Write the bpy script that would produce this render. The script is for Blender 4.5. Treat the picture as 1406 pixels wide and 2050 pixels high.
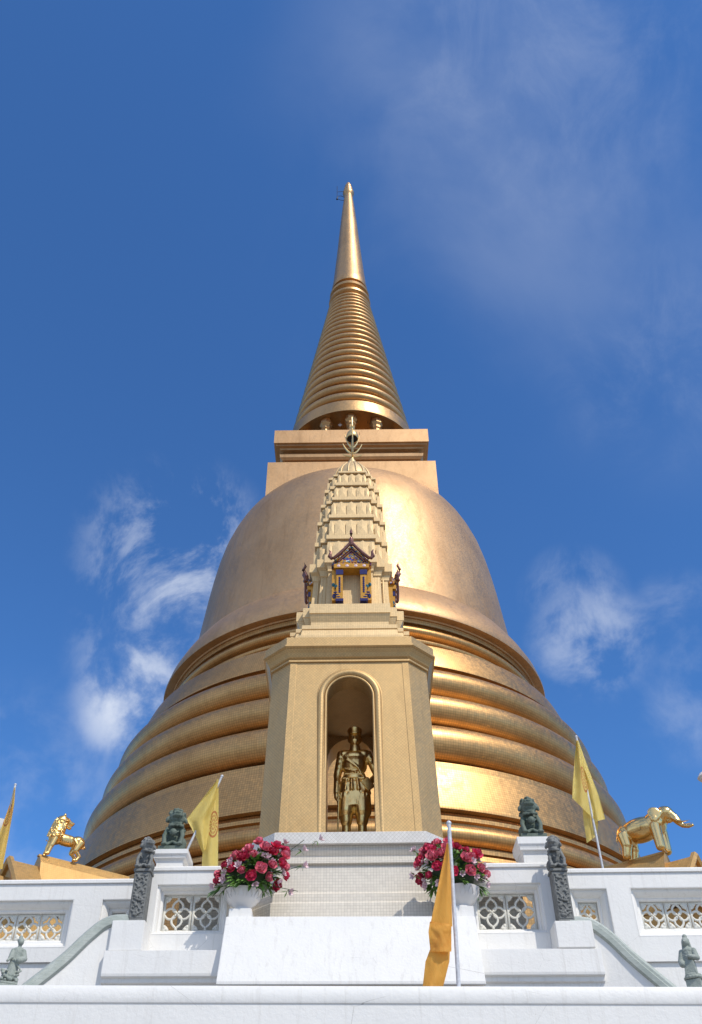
import bpy, bmesh, math, random
from mathutils import Vector, Matrix, Euler, noise
PI = math.pi
random.seed(7)
for o in list(bpy.data.objects): bpy.data.objects.remove(o)
S = bpy.context.scene
COL = S.collection

# ------------------------------------------------------------------ camera
CAMZ, FPX, PITCH, ROLL = 1.6, 1842.0, math.radians(42.3), math.radians(0.6)
cam = bpy.data.cameras.new("camera"); co = bpy.data.objects.new("camera", cam); COL.objects.link(co)
cam.sensor_fit = 'VERTICAL'; cam.sensor_height = 36.0; cam.lens = 36.0 * FPX / 2050.0
cam.clip_start = 0.05; cam.clip_end = 3000
rm = Matrix.Rotation(PI/2 + PITCH, 4, 'X') @ Matrix.Rotation(-ROLL, 4, 'Z')
co.matrix_world = Matrix.Translation((0, 0, CAMZ)) @ rm
S.camera = co
S.render.resolution_x, S.render.resolution_y = 702, 1024

def at(x, y, Y):
    """world point of a measured photo pixel (1406x2050) on the plane y = Y"""
    u, v = x - 703.0, 1025.0 - y
    a = u*math.cos(ROLL) + v*math.sin(ROLL); b = -u*math.sin(ROLL) + v*math.cos(ROLL)
    d = Vector((a, FPX*math.cos(PITCH) - b*math.sin(PITCH), FPX*math.sin(PITCH) + b*math.cos(PITCH)))
    return d*(Y/d.y) + Vector((0, 0, CAMZ))
def raydir(x, y):
    p = at(x, y, 10.0) - Vector((0, 0, CAMZ)); return p.normalized()

# ------------------------------------------------------------------ light
SUN_AZ, SUN_EL = math.radians(38), math.radians(50)     # to the right of the viewer's back
sd = Vector((math.sin(SUN_AZ)*math.cos(SUN_EL), -math.cos(SUN_AZ)*math.cos(SUN_EL), math.sin(SUN_EL)))
sl = bpy.data.lights.new("sun", 'SUN'); sl.energy = 3.25; sl.angle = math.radians(0.5); sl.color = (1.0, 0.93, 0.81)
so = bpy.data.objects.new("sun", sl); COL.objects.link(so)
so.rotation_euler = sd.to_track_quat('Z', 'Y').to_euler()
W = bpy.data.worlds.new("World"); S.world = W; W.use_nodes = True
nt = W.node_tree; N = nt.nodes; L = nt.links; N.clear()
def wn(t, **k):
    n = N.new(t)
    for a, b in k.items(): setattr(n, a, b)
    return n
out = wn('ShaderNodeOutputWorld'); bg = wn('ShaderNodeBackground')
sky = wn('ShaderNodeTexSky', sky_type='NISHITA'); sky.sun_disc = False
sky.sun_elevation = SUN_EL; sky.sun_rotation = math.atan2(sd.x, sd.y)
sky.air_density = 1.0; sky.dust_density = 0.35; sky.ozone_density = 3.2; sky.altitude = 0
bg.inputs['Strength'].default_value = 0.12
tc = wn('ShaderNodeTexCoord')
hsv = wn('ShaderNodeHueSaturation'); hsv.inputs['Saturation'].default_value = 1.0; hsv.inputs['Value'].default_value = 1.0
L.new(sky.outputs[0], hsv.inputs['Color'])
def wmath(op, a, b=None, clamp=False):
    n = wn('ShaderNodeMath', operation=op, use_clamp=clamp)
    for i, v in enumerate((a, b)):
        if v is None: continue
        if isinstance(v, (int, float)): n.inputs[i].default_value = v
        else: L.new(v, n.inputs[i])
    return n.outputs[0]
def wnoise(scale, detail=8, rough=.6, dist=.3, stretch=(1, 1, 1), loc=(0, 0, 0)):
    m = wn('ShaderNodeMapping'); m.inputs['Scale'].default_value = stretch; m.inputs['Location'].default_value = loc
    L.new(tc.outputs['Generated'], m.inputs['Vector'])
    n = wn('ShaderNodeTexNoise'); n.inputs['Scale'].default_value = scale; n.inputs['Detail'].default_value = detail
    n.inputs['Roughness'].default_value = rough; n.inputs['Distortion'].default_value = dist
    L.new(m.outputs[0], n.inputs['Vector']); return n.outputs['Fac']
def wramp(v, a, b):
    n = wn('ShaderNodeMapRange', interpolation_type='SMOOTHSTEP'); L.new(v, n.inputs[0])
    n.inputs[1].default_value = a; n.inputs[2].default_value = b; return n.outputs[0]
def patch(px, py, rad):
    d = raydir(px, py); n = wn('ShaderNodeVectorMath', operation='DOT_PRODUCT')
    L.new(tc.outputs['Generated'], n.inputs[0]); n.inputs[1].default_value = d
    return wramp(n.outputs['Value'], math.cos(rad/1842.0), 1.0)
fine = wnoise(13, 10, .60, .25); wisp = wnoise(9, 10, .66, .5, (1.2, 1, .85), (3, 1, 2)); veil = wnoise(3.4, 8, .52, .3, (1.1, 1, .9), (.4, 2, 1))
cl = None
for px, py, rad, amp, src, lo, hi in [
        (270, 1400, 135, .46, fine, .36, .64), (225, 1440, 70, .22, fine, .30, .55), (300, 1300, 180, .28, fine, .44, .66), (350, 1110, 220, .34, wisp, .46, .66),
        (430, 1230, 160, .3, wisp, .42, .74), (1180, 1285, 135, .38, fine, .40, .66), (1150, 1200, 120, .26, wisp, .42, .74), (1360, 1240, 110, .2, fine, .42, .75), (1400, 1420, 130, .20, fine, .4, .75),
        (1130, 60, 560, .10, veil, .38, .72), (860, 400, 480, .05, veil, .36, .72), (1390, 500, 520, .06, veil, .36, .72), (1100, 60, 420, .09, wisp, .40, .74),
        (40, 1690, 330, .22, fine, .38, .75), (1330, 730, 260, .08, wisp, .40, .74)]:
    v = wmath('MULTIPLY', wmath('MULTIPLY', patch(px, py, rad), wramp(src, lo, hi)), amp)
    cl = v if cl is None else wmath('ADD', cl, v)
# cloud field added unseen behind and above the viewer to whiten the fill light
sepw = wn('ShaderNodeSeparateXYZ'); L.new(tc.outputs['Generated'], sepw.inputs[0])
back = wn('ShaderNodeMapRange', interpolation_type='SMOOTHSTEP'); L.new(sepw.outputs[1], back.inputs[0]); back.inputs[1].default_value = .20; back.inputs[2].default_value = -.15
fill_cloud = wnoise(2.6, 9, .58, .3, (1, 1, 1.2), (5, 3, 1))
cl = wmath('ADD', cl, wmath('MULTIPLY', wmath('MULTIPLY', back.outputs[0], wramp(fill_cloud, .36, .60)), .78))
tint = wn('ShaderNodeMixRGB', blend_type='MULTIPLY'); tint.inputs[0].default_value = 1.0; L.new(hsv.outputs[0], tint.inputs[1]); tint.inputs[2].default_value = (.56, 1.0, 1.46, 1)
mix = wn('ShaderNodeMixRGB'); L.new(wmath('MULTIPLY', cl, 1.0, True), mix.inputs[0]); L.new(tint.outputs[0], mix.inputs[1])
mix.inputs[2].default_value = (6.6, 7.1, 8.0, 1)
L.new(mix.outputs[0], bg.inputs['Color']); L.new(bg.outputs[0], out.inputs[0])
S.view_settings.view_transform = 'Standard'; S.view_settings.look = 'None'
S.view_settings.exposure = 0.0; S.view_settings.gamma = 1.0
S.render.engine = 'CYCLES'; S.cycles.max_bounces = 8; S.cycles.glossy_bounces = 6; S.cycles.diffuse_bounces = 4

# ------------------------------------------------------------------ materials
class M:
    def __init__(s, name, rough=.5, metal=0.0):
        s.m = bpy.data.materials.new(name); s.m.use_nodes = True
        s.t = s.m.node_tree; s.n = s.t.nodes; s.l = s.t.links
        s.b = s.n['Principled BSDF']; s.b.inputs['Roughness'].default_value = rough; s.b.inputs['Metallic'].default_value = metal
        s.tc = s.n.new('ShaderNodeTexCoord')
    def vec(s, kind='Object', scale=(1, 1, 1)):
        m = s.n.new('ShaderNodeMapping'); m.inputs['Scale'].default_value = scale
        s.l.new(s.tc.outputs[kind], m.inputs['Vector']); return m.outputs[0]
    def noise(s, scale, detail=5, rough=.6, dist=0, kind='Object', stretch=(1, 1, 1)):
        n = s.n.new('ShaderNodeTexNoise'); n.inputs['Scale'].default_value = scale; n.inputs['Detail'].default_value = detail
        n.inputs['Roughness'].default_value = rough; n.inputs['Distortion'].default_value = dist
        s.l.new(s.vec(kind, stretch), n.inputs['Vector']); return n.outputs['Fac']
    def rng(s, v, a, b, c, d):
        n = s.n.new('ShaderNodeMapRange'); s.l.new(v, n.inputs[0])
        for i, k in enumerate((a, b, c, d)): n.inputs[i+1].default_value = k
        return n.outputs[0]
    def math(s, op, a, b=None, clamp=False):
        n = s.n.new('ShaderNodeMath'); n.operation = op; n.use_clamp = clamp
        for i, v in enumerate((a, b)):
            if v is None: continue
            if isinstance(v, (int, float)): n.inputs[i].default_value = v
            else: s.l.new(v, n.inputs[i])
        return n.outputs[0]
    def mixc(s, f, a, b, mode='MIX'):
        n = s.n.new('ShaderNodeMixRGB'); n.blend_type = mode
        for i, v in enumerate((f, a, b)):
            if isinstance(v, (int, float)): n.inputs[i].default_value = v
            elif isinstance(v, tuple): n.inputs[i].default_value = (*v, 1)
            else: s.l.new(v, n.inputs[i])
        return n.outputs[0]
    def color(s, v):
        if isinstance(v, tuple): s.b.inputs['Base Color'].default_value = (*v, 1)
        else: s.l.new(v, s.b.inputs['Base Color'])
    def rough(s, v): s.l.new(v, s.b.inputs['Roughness'])
    def bump(s, v, strength=.3, dist=.01):
        n = s.n.new('ShaderNodeBump'); n.inputs['Strength'].default_value = strength; n.inputs['Distance'].default_value = dist
        s.l.new(v, n.inputs['Height']); s.l.new(n.outputs[0], s.b.inputs['Normal'])
    def grid(s, size, line, kind='UV', rot=0):
        """(line mask, random per tile)"""
        mp = s.n.new('ShaderNodeMapping'); mp.inputs['Scale'].default_value = (1/size,)*3; mp.inputs['Rotation'].default_value = (0, 0, rot)
        s.l.new(s.tc.outputs[kind], mp.inputs['Vector'])
        fr = s.n.new('ShaderNodeVectorMath'); fr.operation = 'FRACTION'; s.l.new(mp.outputs[0], fr.inputs[0])
        fl = s.n.new('ShaderNodeVectorMath'); fl.operation = 'FLOOR'; s.l.new(mp.outputs[0], fl.inputs[0])
        wn_ = s.n.new('ShaderNodeTexWhiteNoise'); s.l.new(fl.outputs[0], wn_.inputs['Vector'])
        sp = s.n.new('ShaderNodeSeparateXYZ'); s.l.new(fr.outputs[0], sp.inputs[0])
        a = s.math('LESS_THAN', sp.outputs[0], line); b = s.math('LESS_THAN', sp.outputs[1], line)
        return s.math('MAXIMUM', a, b), wn_.outputs['Value']

def gold_tile(name, base, size, line, dark, rough=.47, rot=0, stain=.35, metal=1.0, jit=.14, coat=0.0):
    m = M(name, rough, metal); m.b.inputs['Coat Weight'].default_value = coat; m.b.inputs['Coat Roughness'].default_value = .38
    g, rnd = m.grid(size, line, 'UV', rot)
    big = m.noise(.45, 6, .65, .6, stretch=(1, 1, .8)); streak = m.noise(2.2, 6, .7, 1.5, stretch=(1, 1, .35)); spots = m.noise(9, 4, .6); drip = m.noise(1.6, 7, .72, .8, stretch=(2.2, 2.2, .12))
    f = m.math('ADD', m.rng(big, .35, .7, 0, stain), m.rng(streak, .5, .75, 0, stain*.6), True)
    c = m.mixc(f, base, tuple(k*q for k, q in zip(base, (.60, .56, .52))))
    c = m.mixc(m.rng(drip, .54, .72, 0, stain*.7), c, tuple(k*q for k, q in zip(base, (.50, .46, .42))))
    c = m.mixc(1.0, c, m.mixc(m.rng(rnd, 0, 1, 0, 1), (1-jit,)*3, (1, 1, 1)), 'MULTIPLY')
    c = m.mixc(m.math('MULTIPLY', g, dark), c, (.10, .06, .03))
    m.color(c)
    r = m.math('ADD', m.rng(streak, .35, .7, rough-.04, rough+.07), m.rng(rnd, 0, 1, -.04, .05))
    m.rough(r)
    m.bump(m.math('ADD', m.math('MULTIPLY', g, -1.0), m.math('ADD', m.math('MULTIPLY', rnd, .5), m.math('MULTIPLY', spots, .8))), .16, .004)
    return m.m
GOLD = (.67, .39, .15)
mStupa = gold_tile('gold_mosaic', GOLD, .060, .12, .50, .43, metal=.95, stain=.55, coat=.20)
mBell = gold_tile('gold_bell_mosaic', (.63, .395, .20), .045, .07, .16, .52, stain=.60, jit=.08, metal=.88, coat=.22)
mSpire = gold_tile('gold_spire_mosaic', (.57, .35, .155), .06, .06, .15, .42, stain=.45, jit=.08, metal=.92, coat=.22)
mShr = gold_tile('gold_diagonal_mosaic', (.66, .44, .195), .035, .13, .30, .52, rot=PI/4, stain=.35, metal=.65, jit=.11, coat=.15)
mShrT = gold_tile('gold_tower_mosaic', (.76, .56, .30), .030, .14, .30, .55, stain=.25, metal=.5, jit=.12, coat=.1)
mPorch = gold_tile('gold_porch_mosaic', (.68, .42, .15), .04, .10, .25, .55, stain=.35, metal=.65, coat=.15)
def polished(name, base, rough):
    m = M(name, rough, 1.0); n = m.noise(7, 5, .6)
    m.color(m.mixc(m.rng(n, .35, .7, 0, .5), base, tuple(k*.7 for k in base))); m.rough(m.rng(n, .3, .7, rough-.06, rough+.10))
    m.bump(m.noise(22, 4, .6), .12, .01); return m.m
mPolish = polished('polished_gold', (.95, .66, .26), .20)
mStatue = polished('statue_gold', (.96, .70, .30), .33)
mLionGold = polished('lion_gold', (.92, .62, .24), .30); mElGold = polished('elephant_gold', (.90, .63, .27), .20)
mFinial = polished('finial_gold', (.80, .58, .27), .40)
def white(name, c=(.80, .785, .755)):
    m = M(name, .58); n = m.noise(1.3, 7, .7, .5); s_ = m.noise(4.5, 7, .72, .25, stretch=(5, 5, .30)); s2 = m.noise(9, 6, .7, .6); sp = m.noise(48, 2, .5)
    col = m.mixc(m.rng(n, .42, .72, 0, .5), c, (.70, .69, .67))
    col = m.mixc(m.rng(s_, .53, .76, 0, .55), col, (.54, .51, .46))
    col = m.mixc(m.rng(s2, .62, .78, 0, .30), col, (.60, .57, .53))
    col = m.mixc(m.rng(sp, .76, .80, 0, .5), col, (.36, .30, .25))
    br = m.n.new('ShaderNodeTexVoronoi'); br.feature = 'DISTANCE_TO_EDGE'; br.inputs['Scale'].default_value = 1.1; m.l.new(m.vec('Object', (1, 1, 1.3)), br.inputs['Vector'])
    crack = m.math('MULTIPLY', m.math('LESS_THAN', br.outputs['Distance'], .0016), m.rng(n, .5, .6, 0, .55))
    col = m.mixc(crack, col, (.35, .33, .30))
    m.color(col); m.bump(m.math('ADD', m.noise(40, 3, .6), m.math('MULTIPLY', m.noise(5, 5, .6), 4.0)), .22, .005); return m.m
mWhite = white('white_paint')
mGrille = white('cream_glaze', (.72, .70, .62))
def wt(name, c, size, line, rot=0):
    m = M(name, .32); g, rnd = m.grid(size, line, 'UV', rot); n = m.noise(2.5, 5, .6)
    col = m.mixc(m.rng(n, .35, .7, 0, .35), c, tuple(k*.82 for k in c))
    col = m.mixc(1.0, col, m.mixc(rnd, (.90, .90, .90), (1, 1, 1)), 'MULTIPLY')
    m.color(m.mixc(m.math('MULTIPLY', g, .55), col, (.30, .26, .21))); m.bump(m.math('MULTIPLY', g, -1.0), .3, .002); return m.m
mWTile = wt('white_mosaic', (.76, .70, .60), .038, .09)
mWTileD = wt('white_diagonal_mosaic', (.74, .71, .66), .038, .09, PI/4)
def stone(name, a, b, lo=.35, hi=.65):
    m = M(name, .72); n = m.noise(7, 7, .7, .3); n2 = m.noise(60, 4, .7)
    m.color(m.mixc(m.rng(n2, .4, .75, 0, .5), m.mixc(m.rng(n, lo, hi, 0, 1), a, b), tuple(k*.5 for k in a)))
    m.bump(m.math('ADD', m.noise(35, 5, .7), n2), .5, .006); return m.m
mGreen = stone('green_stone', (.085, .12, .09), (.16, .19, .16))
mGreenPale = stone('pale_green_stone', (.27, .31, .27), (.38, .41, .37))
mGrey = stone('grey_stone', (.14, .145, .14), (.24, .245, .235))
def coping_mat():
    m = M('green_glazed_coping', .6); n = m.noise(6, 7, .7, .5); s_ = m.noise(5, 6, .7, .3, 'UV', (1.0, 14, 1))
    c = m.mixc(m.rng(n, .35, .7, 0, 1), (.36, .40, .36), (.50, .53, .49)); m.color(m.mixc(m.rng(s_, .5, .75, 0, .6), c, (.16, .18, .15)))
    m.bump(s_, .4, .01); return m.m
mCoping = coping_mat()
def plain(name, c, rough=.6, metal=0, sub=0, var=.2, sc=20):
    m = M(name, rough, metal); n = m.noise(sc, 4, .6); m.color(m.mixc(m.rng(n, .3, .7, 0, 1), c, tuple(k*(1-var) for k in c)))
    if sub:
        m.b.inputs['Subsurface Weight'].default_value = sub; m.b.inputs['Subsurface Radius'].default_value = (.02, .01, .005)
    return m.m
mPave = plain('paving', (.32, .30, .27), .8, var=.25, sc=2)
mDark = plain('dark_metal', (.02, .02, .022), .5, .3)
mMouthShade = plain('mouth_shade_black', (.012, .010, .012), .9)  # near-black colour standing in for shade inside the bell crown
mPole = plain('white_pole', (.72, .73, .76), .4, .1, var=.35, sc=30)
mBowl = plain('white_ceramic', (.74, .72, .70), .25, var=.06, sc=8)
mPetal = [plain('petal_red', (.82, .05, .14), .55, sub=.15, var=.4, sc=40), plain('petal_pink', (.92, .20, .28), .55, sub=.15, var=.4, sc=40), plain('petal_crimson', (.58, .022, .075), .55, sub=.1, var=.4, sc=40)]
mPale = plain('petal_pale', (.78, .58, .62), .6, sub=.1, var=.15, sc=30)
mLeaf = plain('leaf_green', (.17, .34, .06), .40, var=.6, sc=25)
mLeafD = plain('leaf_dark', (.03, .075, .018), .55, var=.4, sc=25)
def mosaic_color():
    m = M('coloured_glass_mosaic', .25, .25)
    v = m.n.new('ShaderNodeTexVoronoi'); v.inputs['Scale'].default_value = 38; m.l.new(m.vec('Object'), v.inputs['Vector'])
    sp = m.n.new('ShaderNodeSeparateXYZ'); m.l.new(v.outputs['Color'], sp.inputs[0])
    r = m.n.new('ShaderNodeValToRGB'); r.color_ramp.interpolation = 'CONSTANT'; e = r.color_ramp.elements
    e[0].color = (.55, .26, .03, 1); e[1].position = .36; e[1].color = (.05, .04, .26, 1)
    for p, c in ((.56, (.16, .02, .05, 1)), (.68, (.6, .30, .04, 1)), (.82, (.04, .16, .20, 1)), (.93, (.6, .6, .62, 1))):
        q = e.new(p); q.color = c
    m.l.new(sp.outputs[0], r.inputs[0]); m.color(r.outputs[0]); return m.m
mMosaic = mosaic_color()
mOrange = plain('orange_enamel', (.62, .30, .03), .35, .2, var=.3, sc=25)
mBlue = plain('blue_glass', (.03, .028, .14), .2, .1, var=.4, sc=60)
mTeal = plain('teal_glass', (.03, .14, .17), .2, .1, var=.4, sc=60)
mBar = plain('gilded_purple', (.30, .13, .10), .35, .4, var=.6, sc=45)
def flag_mat(name, c, emblem=None, rx=.1, rz=.16):
    m = M(name, .62); n = m.noise(3.5, 5, .6)
    col = m.mixc(m.rng(n, .35, .7, 0, .3), c, tuple(k*.8 for k in c))
    if emblem:
        uv = m.n.new('ShaderNodeSeparateXYZ'); m.l.new(m.tc.outputs['UV'], uv.inputs[0])
        dx = m.math('DIVIDE', m.math('SUBTRACT', uv.outputs[0], emblem[0]), rx); dz = m.math('DIVIDE', m.math('SUBTRACT', uv.outputs[1], emblem[1]), rz)
        d = m.math('SQRT', m.math('ADD', m.math('MULTIPLY', dx, dx), m.math('MULTIPLY', dz, dz)))
        ins = m.math('LESS_THAN', d, 1.0); ring = m.math('GREATER_THAN', m.math('SINE', m.math('MULTIPLY', d, 24.0)), -.35)
        ang = m.math('ARCTAN2', dz, dx); spk = m.math('GREATER_THAN', m.math('SINE', m.math('MULTIPLY', ang, 16.0)), -.3)
        mk = m.math('MULTIPLY', ins, m.math('MULTIPLY', ring, m.math('MAXIMUM', spk, m.math('GREATER_THAN', d, .8))))
        col = m.mixc(m.math('MULTIPLY', mk, .68), col, (.62, .10, .03))
    m.color(col); m.b.inputs['Transmission Weight'].default_value = 0
    # thin cloth: some light passes through
    tr = m.n.new('ShaderNodeBsdfTranslucent'); mx = m.n.new('ShaderNodeMixShader'); mx.inputs[0].default_value = .28
    m.l.new(col, tr.inputs[0]) if not isinstance(col, tuple) else None
    o = m.n['Material Output']; m.l.new(m.b.outputs[0], mx.inputs[1]); m.l.new(tr.outputs[0], mx.inputs[2]); m.l.new(mx.outputs[0], o.inputs[0])
    m.bump(m.noise(11, 6, .65, .8, stretch=(1, 1, .35)), .6, .02)
    return m.m

# ------------------------------------------------------------------ helpers
def uvbox(me):
    uv = me.uv_layers.new(name='UVMap') if not me.uv_layers else me.uv_layers[0]
    Z = Vector((0, 0, 1))
    for p in me.polygons:
        n = p.normal
        if abs(n.z) > .92: t, b = Vector((1, 0, 0)), Vector((0, 1, 0))
        else: t = Z.cross(n).normalized(); b = n.cross(t)
        for li in p.loop_indices:
            c = me.vertices[me.loops[li].vertex_index].co; uv.data[li].uv = (c.dot(t)+.013, c.dot(b)+.011)
def link(name, me, mat, parent=None, smooth=None, uv=True):
    if mat is not None and not me.materials: me.materials.append(mat)
    if uv and not me.uv_layers: uvbox(me)
    if smooth is not None:
        me.polygons.foreach_set('use_smooth', [True]*len(me.polygons)); me.set_sharp_from_angle(angle=math.radians(smooth))
    o = bpy.data.objects.new(name, me); COL.objects.link(o)
    if parent: o.parent = parent
    return o
def build(name, bm, mat, parent=None, smooth=None, bevel=0, recalc=True):
    if recalc: bmesh.ops.recalc_face_normals(bm, faces=bm.faces)
    if bevel:
        es = [e for e in bm.edges if len(e.link_faces) == 2 and e.calc_face_angle(0) > .6]
        bmesh.ops.bevel(bm, geom=es, offset=bevel, segments=2, affect='EDGES', clamp_overlap=True)
    me = bpy.data.meshes.new(name); bm.to_mesh(me); bm.free(); return link(name, me, mat, parent, smooth)
def tag(o, label=None, cat=None, group=None, kind=None):
    for k, v in (('label', label), ('category', cat), ('group', group), ('kind', kind)):
        if v: o[k] = v
    return o
def empty(name, loc=(0, 0, 0), rz=0, sc=1.0):
    o = bpy.data.objects.new(name, None); COL.objects.link(o); o.location = loc; o.rotation_euler = (0, 0, rz); o.scale = (sc,)*3; o.empty_display_size = .2; return o
def box(bm, x0, x1, y0, y1, z0, z1):
    v = [bm.verts.new(c) for c in ((x0, y0, z0), (x1, y0, z0), (x1, y1, z0), (x0, y1, z0), (x0, y0, z1), (x1, y0, z1), (x1, y1, z1), (x0, y1, z1))]
    for f in ((0, 3, 2, 1), (4, 5, 6, 7), (0, 1, 5, 4), (1, 2, 6, 5), (2, 3, 7, 6), (3, 0, 4, 7)): bm.faces.new([v[i] for i in f])
    return v
def loft(bm, rings, cap=True, closed=True):
    """rings: lists of 3D points of equal length"""
    vs = [[bm.verts.new(p) for p in r] for r in rings]; n = len(vs[0])
    for a, b in zip(vs, vs[1:]):
        for i in range(n if closed else n-1):
            j = (i+1) % n; bm.faces.new((a[i], a[j], b[j], b[i]))
    if cap and closed:
        bm.faces.new(vs[0][::-1]); bm.faces.new(vs[-1])
    return vs
def lathe_me(prof, n=96, R=None):
    """prof list of (r, z) from bottom to top; uv in metres"""
    me = bpy.data.meshes.new('lathe'); R = R or max(p[0] for p in prof)
    vs = []; fs = []; uvs = []; arc = [0]
    for a, b in zip(prof, prof[1:]): arc.append(arc[-1] + math.hypot(b[0]-a[0], b[1]-a[1]))
    for r, z in prof:
        for i in range(n): t = 2*PI*i/n - PI/2; vs.append((max(r, 1e-4)*math.cos(t), max(r, 1e-4)*math.sin(t), z))
    for k in range(len(prof)-1):
        for i in range(n):
            j = (i+1) % n; fs.append((k*n+i, k*n+j, (k+1)*n+j, (k+1)*n+i))
            u0, u1 = 2*PI*R*i/n, 2*PI*R*(i+1)/n; uvs += [(u0, arc[k]), (u1, arc[k]), (u1, arc[k+1]), (u0, arc[k+1])]
    for k, rv in ((0, True), (len(prof)-1, False)):
        f = [k*n+i for i in range(n)]; f = f[::-1] if rv else f; fs.append(tuple(f)); uvs += [(vs[i][0], vs[i][1]) for i in f]
    me.from_pydata(vs, [], fs); uv = me.uv_layers.new(name='UVMap')
    for i, c in enumerate(uvs): uv.data[i].uv = c
    return me
def lathe(name, prof, mat, parent=None, n=96, smooth=35, loc=(0, 0, 0), R=None):
    o = link(name, lathe_me(prof, n, R), mat, parent, smooth, uv=False); o.location = loc; return o
def arcp(cr, cz, a, b, t0, t1, k=8):
    return [(cr + a*math.cos(math.radians(t0+(t1-t0)*i/k)), cz + b*math.sin(math.radians(t0+(t1-t0)*i/k))) for i in range(k+1)]
def tube(bm, pts, r, n=8, flat=None, up=Vector((0, 0, 1))):
    """swept tube; r scalar or list; flat = (width factor, height factor)"""
    pts = [Vector(p) for p in pts]; rs = r if isinstance(r, (list, tuple)) else [r]*len(pts); rings = []
    for i, p in enumerate(pts):
        d = (pts[min(i+1, len(pts)-1)] - pts[max(i-1, 0)]).normalized()
        s = d.cross(up); s = s.normalized() if s.length > 1e-3 else Vector((1, 0, 0)); t = s.cross(d)
        fw, fh = flat or (1, 1)
        rings.append([p + s*math.cos(2*PI*k/n)*rs[i]*fw + t*math.sin(2*PI*k/n)*rs[i]*fh for k in range(n)])
    loft(bm, rings)
def ball(bm, c, r, rot=None, seg=12):
    rr = r if isinstance(r, (tuple, list)) else (r,)*3
    m = Matrix.Translation(c) @ (Euler(rot).to_matrix().to_4x4() if rot else Matrix()) @ Matrix.Diagonal((*rr, 1))
    bmesh.ops.create_uvsphere(bm, u_segments=seg, v_segments=max(6, seg*2//3), radius=1, matrix=m)
def cap(bm, p0, p1, r0, r1, n=10):
    p0, p1 = Vector(p0), Vector(p1); d = (p1-p0); ln = max(d.length, 1e-5); d = d/ln
    s = d.orthogonal().normalized(); t = d.cross(s); rings = []
    for k in range(1, 4): a = PI/2*k/4; rings.append([p0 - d*r0*math.cos(a) + (s*math.cos(2*PI*i/n)+t*math.sin(2*PI*i/n))*r0*math.sin(a) for i in range(n)])
    for k in range(0, 4): a = PI/2*k/4; rings.append([p1 + d*r1*math.sin(a) + (s*math.cos(2*PI*i/n)+t*math.sin(2*PI*i/n))*r1*math.cos(a) for i in range(n)])
    loft(bm, rings)
def sculpt(name, prims, voxel, mat, parent=None, smooth_it=3, relief=0.0, rscale=20, seg=12):
    """one continuous surface grown over overlapping masses"""
    bm = bmesh.new()
    for p in prims:
        if p[0] == 'e': ball(bm, p[1], p[2], p[3] if len(p) > 3 else None, seg)
        elif p[0] == 'c': cap(bm, p[1], p[2], p[3], p[4] if len(p) > 4 else p[3], seg)
        elif p[0] == 'b': box(bm, *p[1])
        elif p[0] == 't': tube(bm, p[1], p[2], max(8, seg*2//3))
    me = bpy.data.meshes.new(name); bm.to_mesh(me); bm.free()
    o = bpy.data.objects.new('tmp', me); COL.objects.link(o)
    m = o.modifiers.new('r', 'REMESH'); m.mode = 'VOXEL'; m.voxel_size = voxel
    if smooth_it:
        q = o.modifiers.new('s', 'SMOOTH'); q.iterations = smooth_it; q.factor = .5
    dg = bpy.context.evaluated_depsgraph_get(); dg.update()
    nm = bpy.data.meshes.new_from_object(o.evaluated_get(dg)); bpy.data.objects.remove(o)
    if relief:
        ns = [v.normal.copy() for v in nm.vertices]
        for v, n_ in zip(nm.vertices, ns): v.co += n_*relief*noise.noise(v.co*rscale)
    nm.materials.clear(); nm.name = name
    return link(name, nm, mat, parent, 80, uv=False)
def copy_tree(o, parent=None):
    c = o.copy(); COL.objects.link(c); c.parent = parent
    for ch in list(o.children): copy_tree(ch, c)
    return c

# ------------------------------------------------------------------ setting
bm = bmesh.new(); bmesh.ops.create_circle(bm, cap_ends=True, segments=96, radius=1500); tag(build('ground', bm, mPave), kind='structure')
bm = bmesh.new(); box(bm, -30, 30, 6.34, 9.38, 0.004, 3.12); tag(build('lower_terrace', bm, mPave), kind='structure')
bm = bmesh.new(); box(bm, -30, 30, 9.84, 50, 0.004, 4.35); tag(build('upper_terrace', bm, mPave), kind='structure')

# front wall with its projecting coping
fw = empty('front_wall', (0, 6, 0), 0); tag(fw, 'plain white painted wall across the bottom of the picture with rounded coping', 'wall')
bm = bmesh.new()
prof = [(.34, 0.0), (.0, 0.0), (.0, 3.112), (-.007, 3.118), (-.010, 3.128), (-.010, 3.185), (.002, 3.212), (.03, 3.22), (.34, 3.22)]
loft(bm, [[(x, y, z + x*-.012) for y, z in prof] for x in (-9, 9)]); build('wall_body', bm, mWhite, fw, 30)

# ------------------------------------------------------------------ balustrade (bay + wings)
def frame(bm, x0, x1, z0, z1, Y, steps, dep):
    """stepped reveal ring round an opening: steps = [(inset, depth)]"""
    rings = [[(x0+i, Y+d, z0+i), (x1-i, Y+d, z0+i), (x1-i, Y+d, z1-i), (x0+i, Y+d, z1-i)] for i, d in steps]
    loft(bm, rings, cap=False)
def wall_open(bm, x0, x1, z0, z1, Y, T, ops):
    """wall slab made of butting boxes round openings (sorted by x)"""
    xs = x0
    for a, b, c, d in ops:
        box(bm, xs, a, Y, Y+T, z0, z1); box(bm, a, b, Y, Y+T, z0, c); box(bm, a, b, Y, Y+T, d, z1); xs = b
    box(bm, xs, x1, Y, Y+T, z0, z1)
def foil(cx, cz, r, n=20, k=.25):
    return [(cx + r*math.cos(t)*(1+k*.3*math.cos(4*t)), cz + r*math.sin(t)*(1+k*.3*math.cos(4*t))) for t in [2*PI*i/n for i in range(n+1)]]
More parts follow.
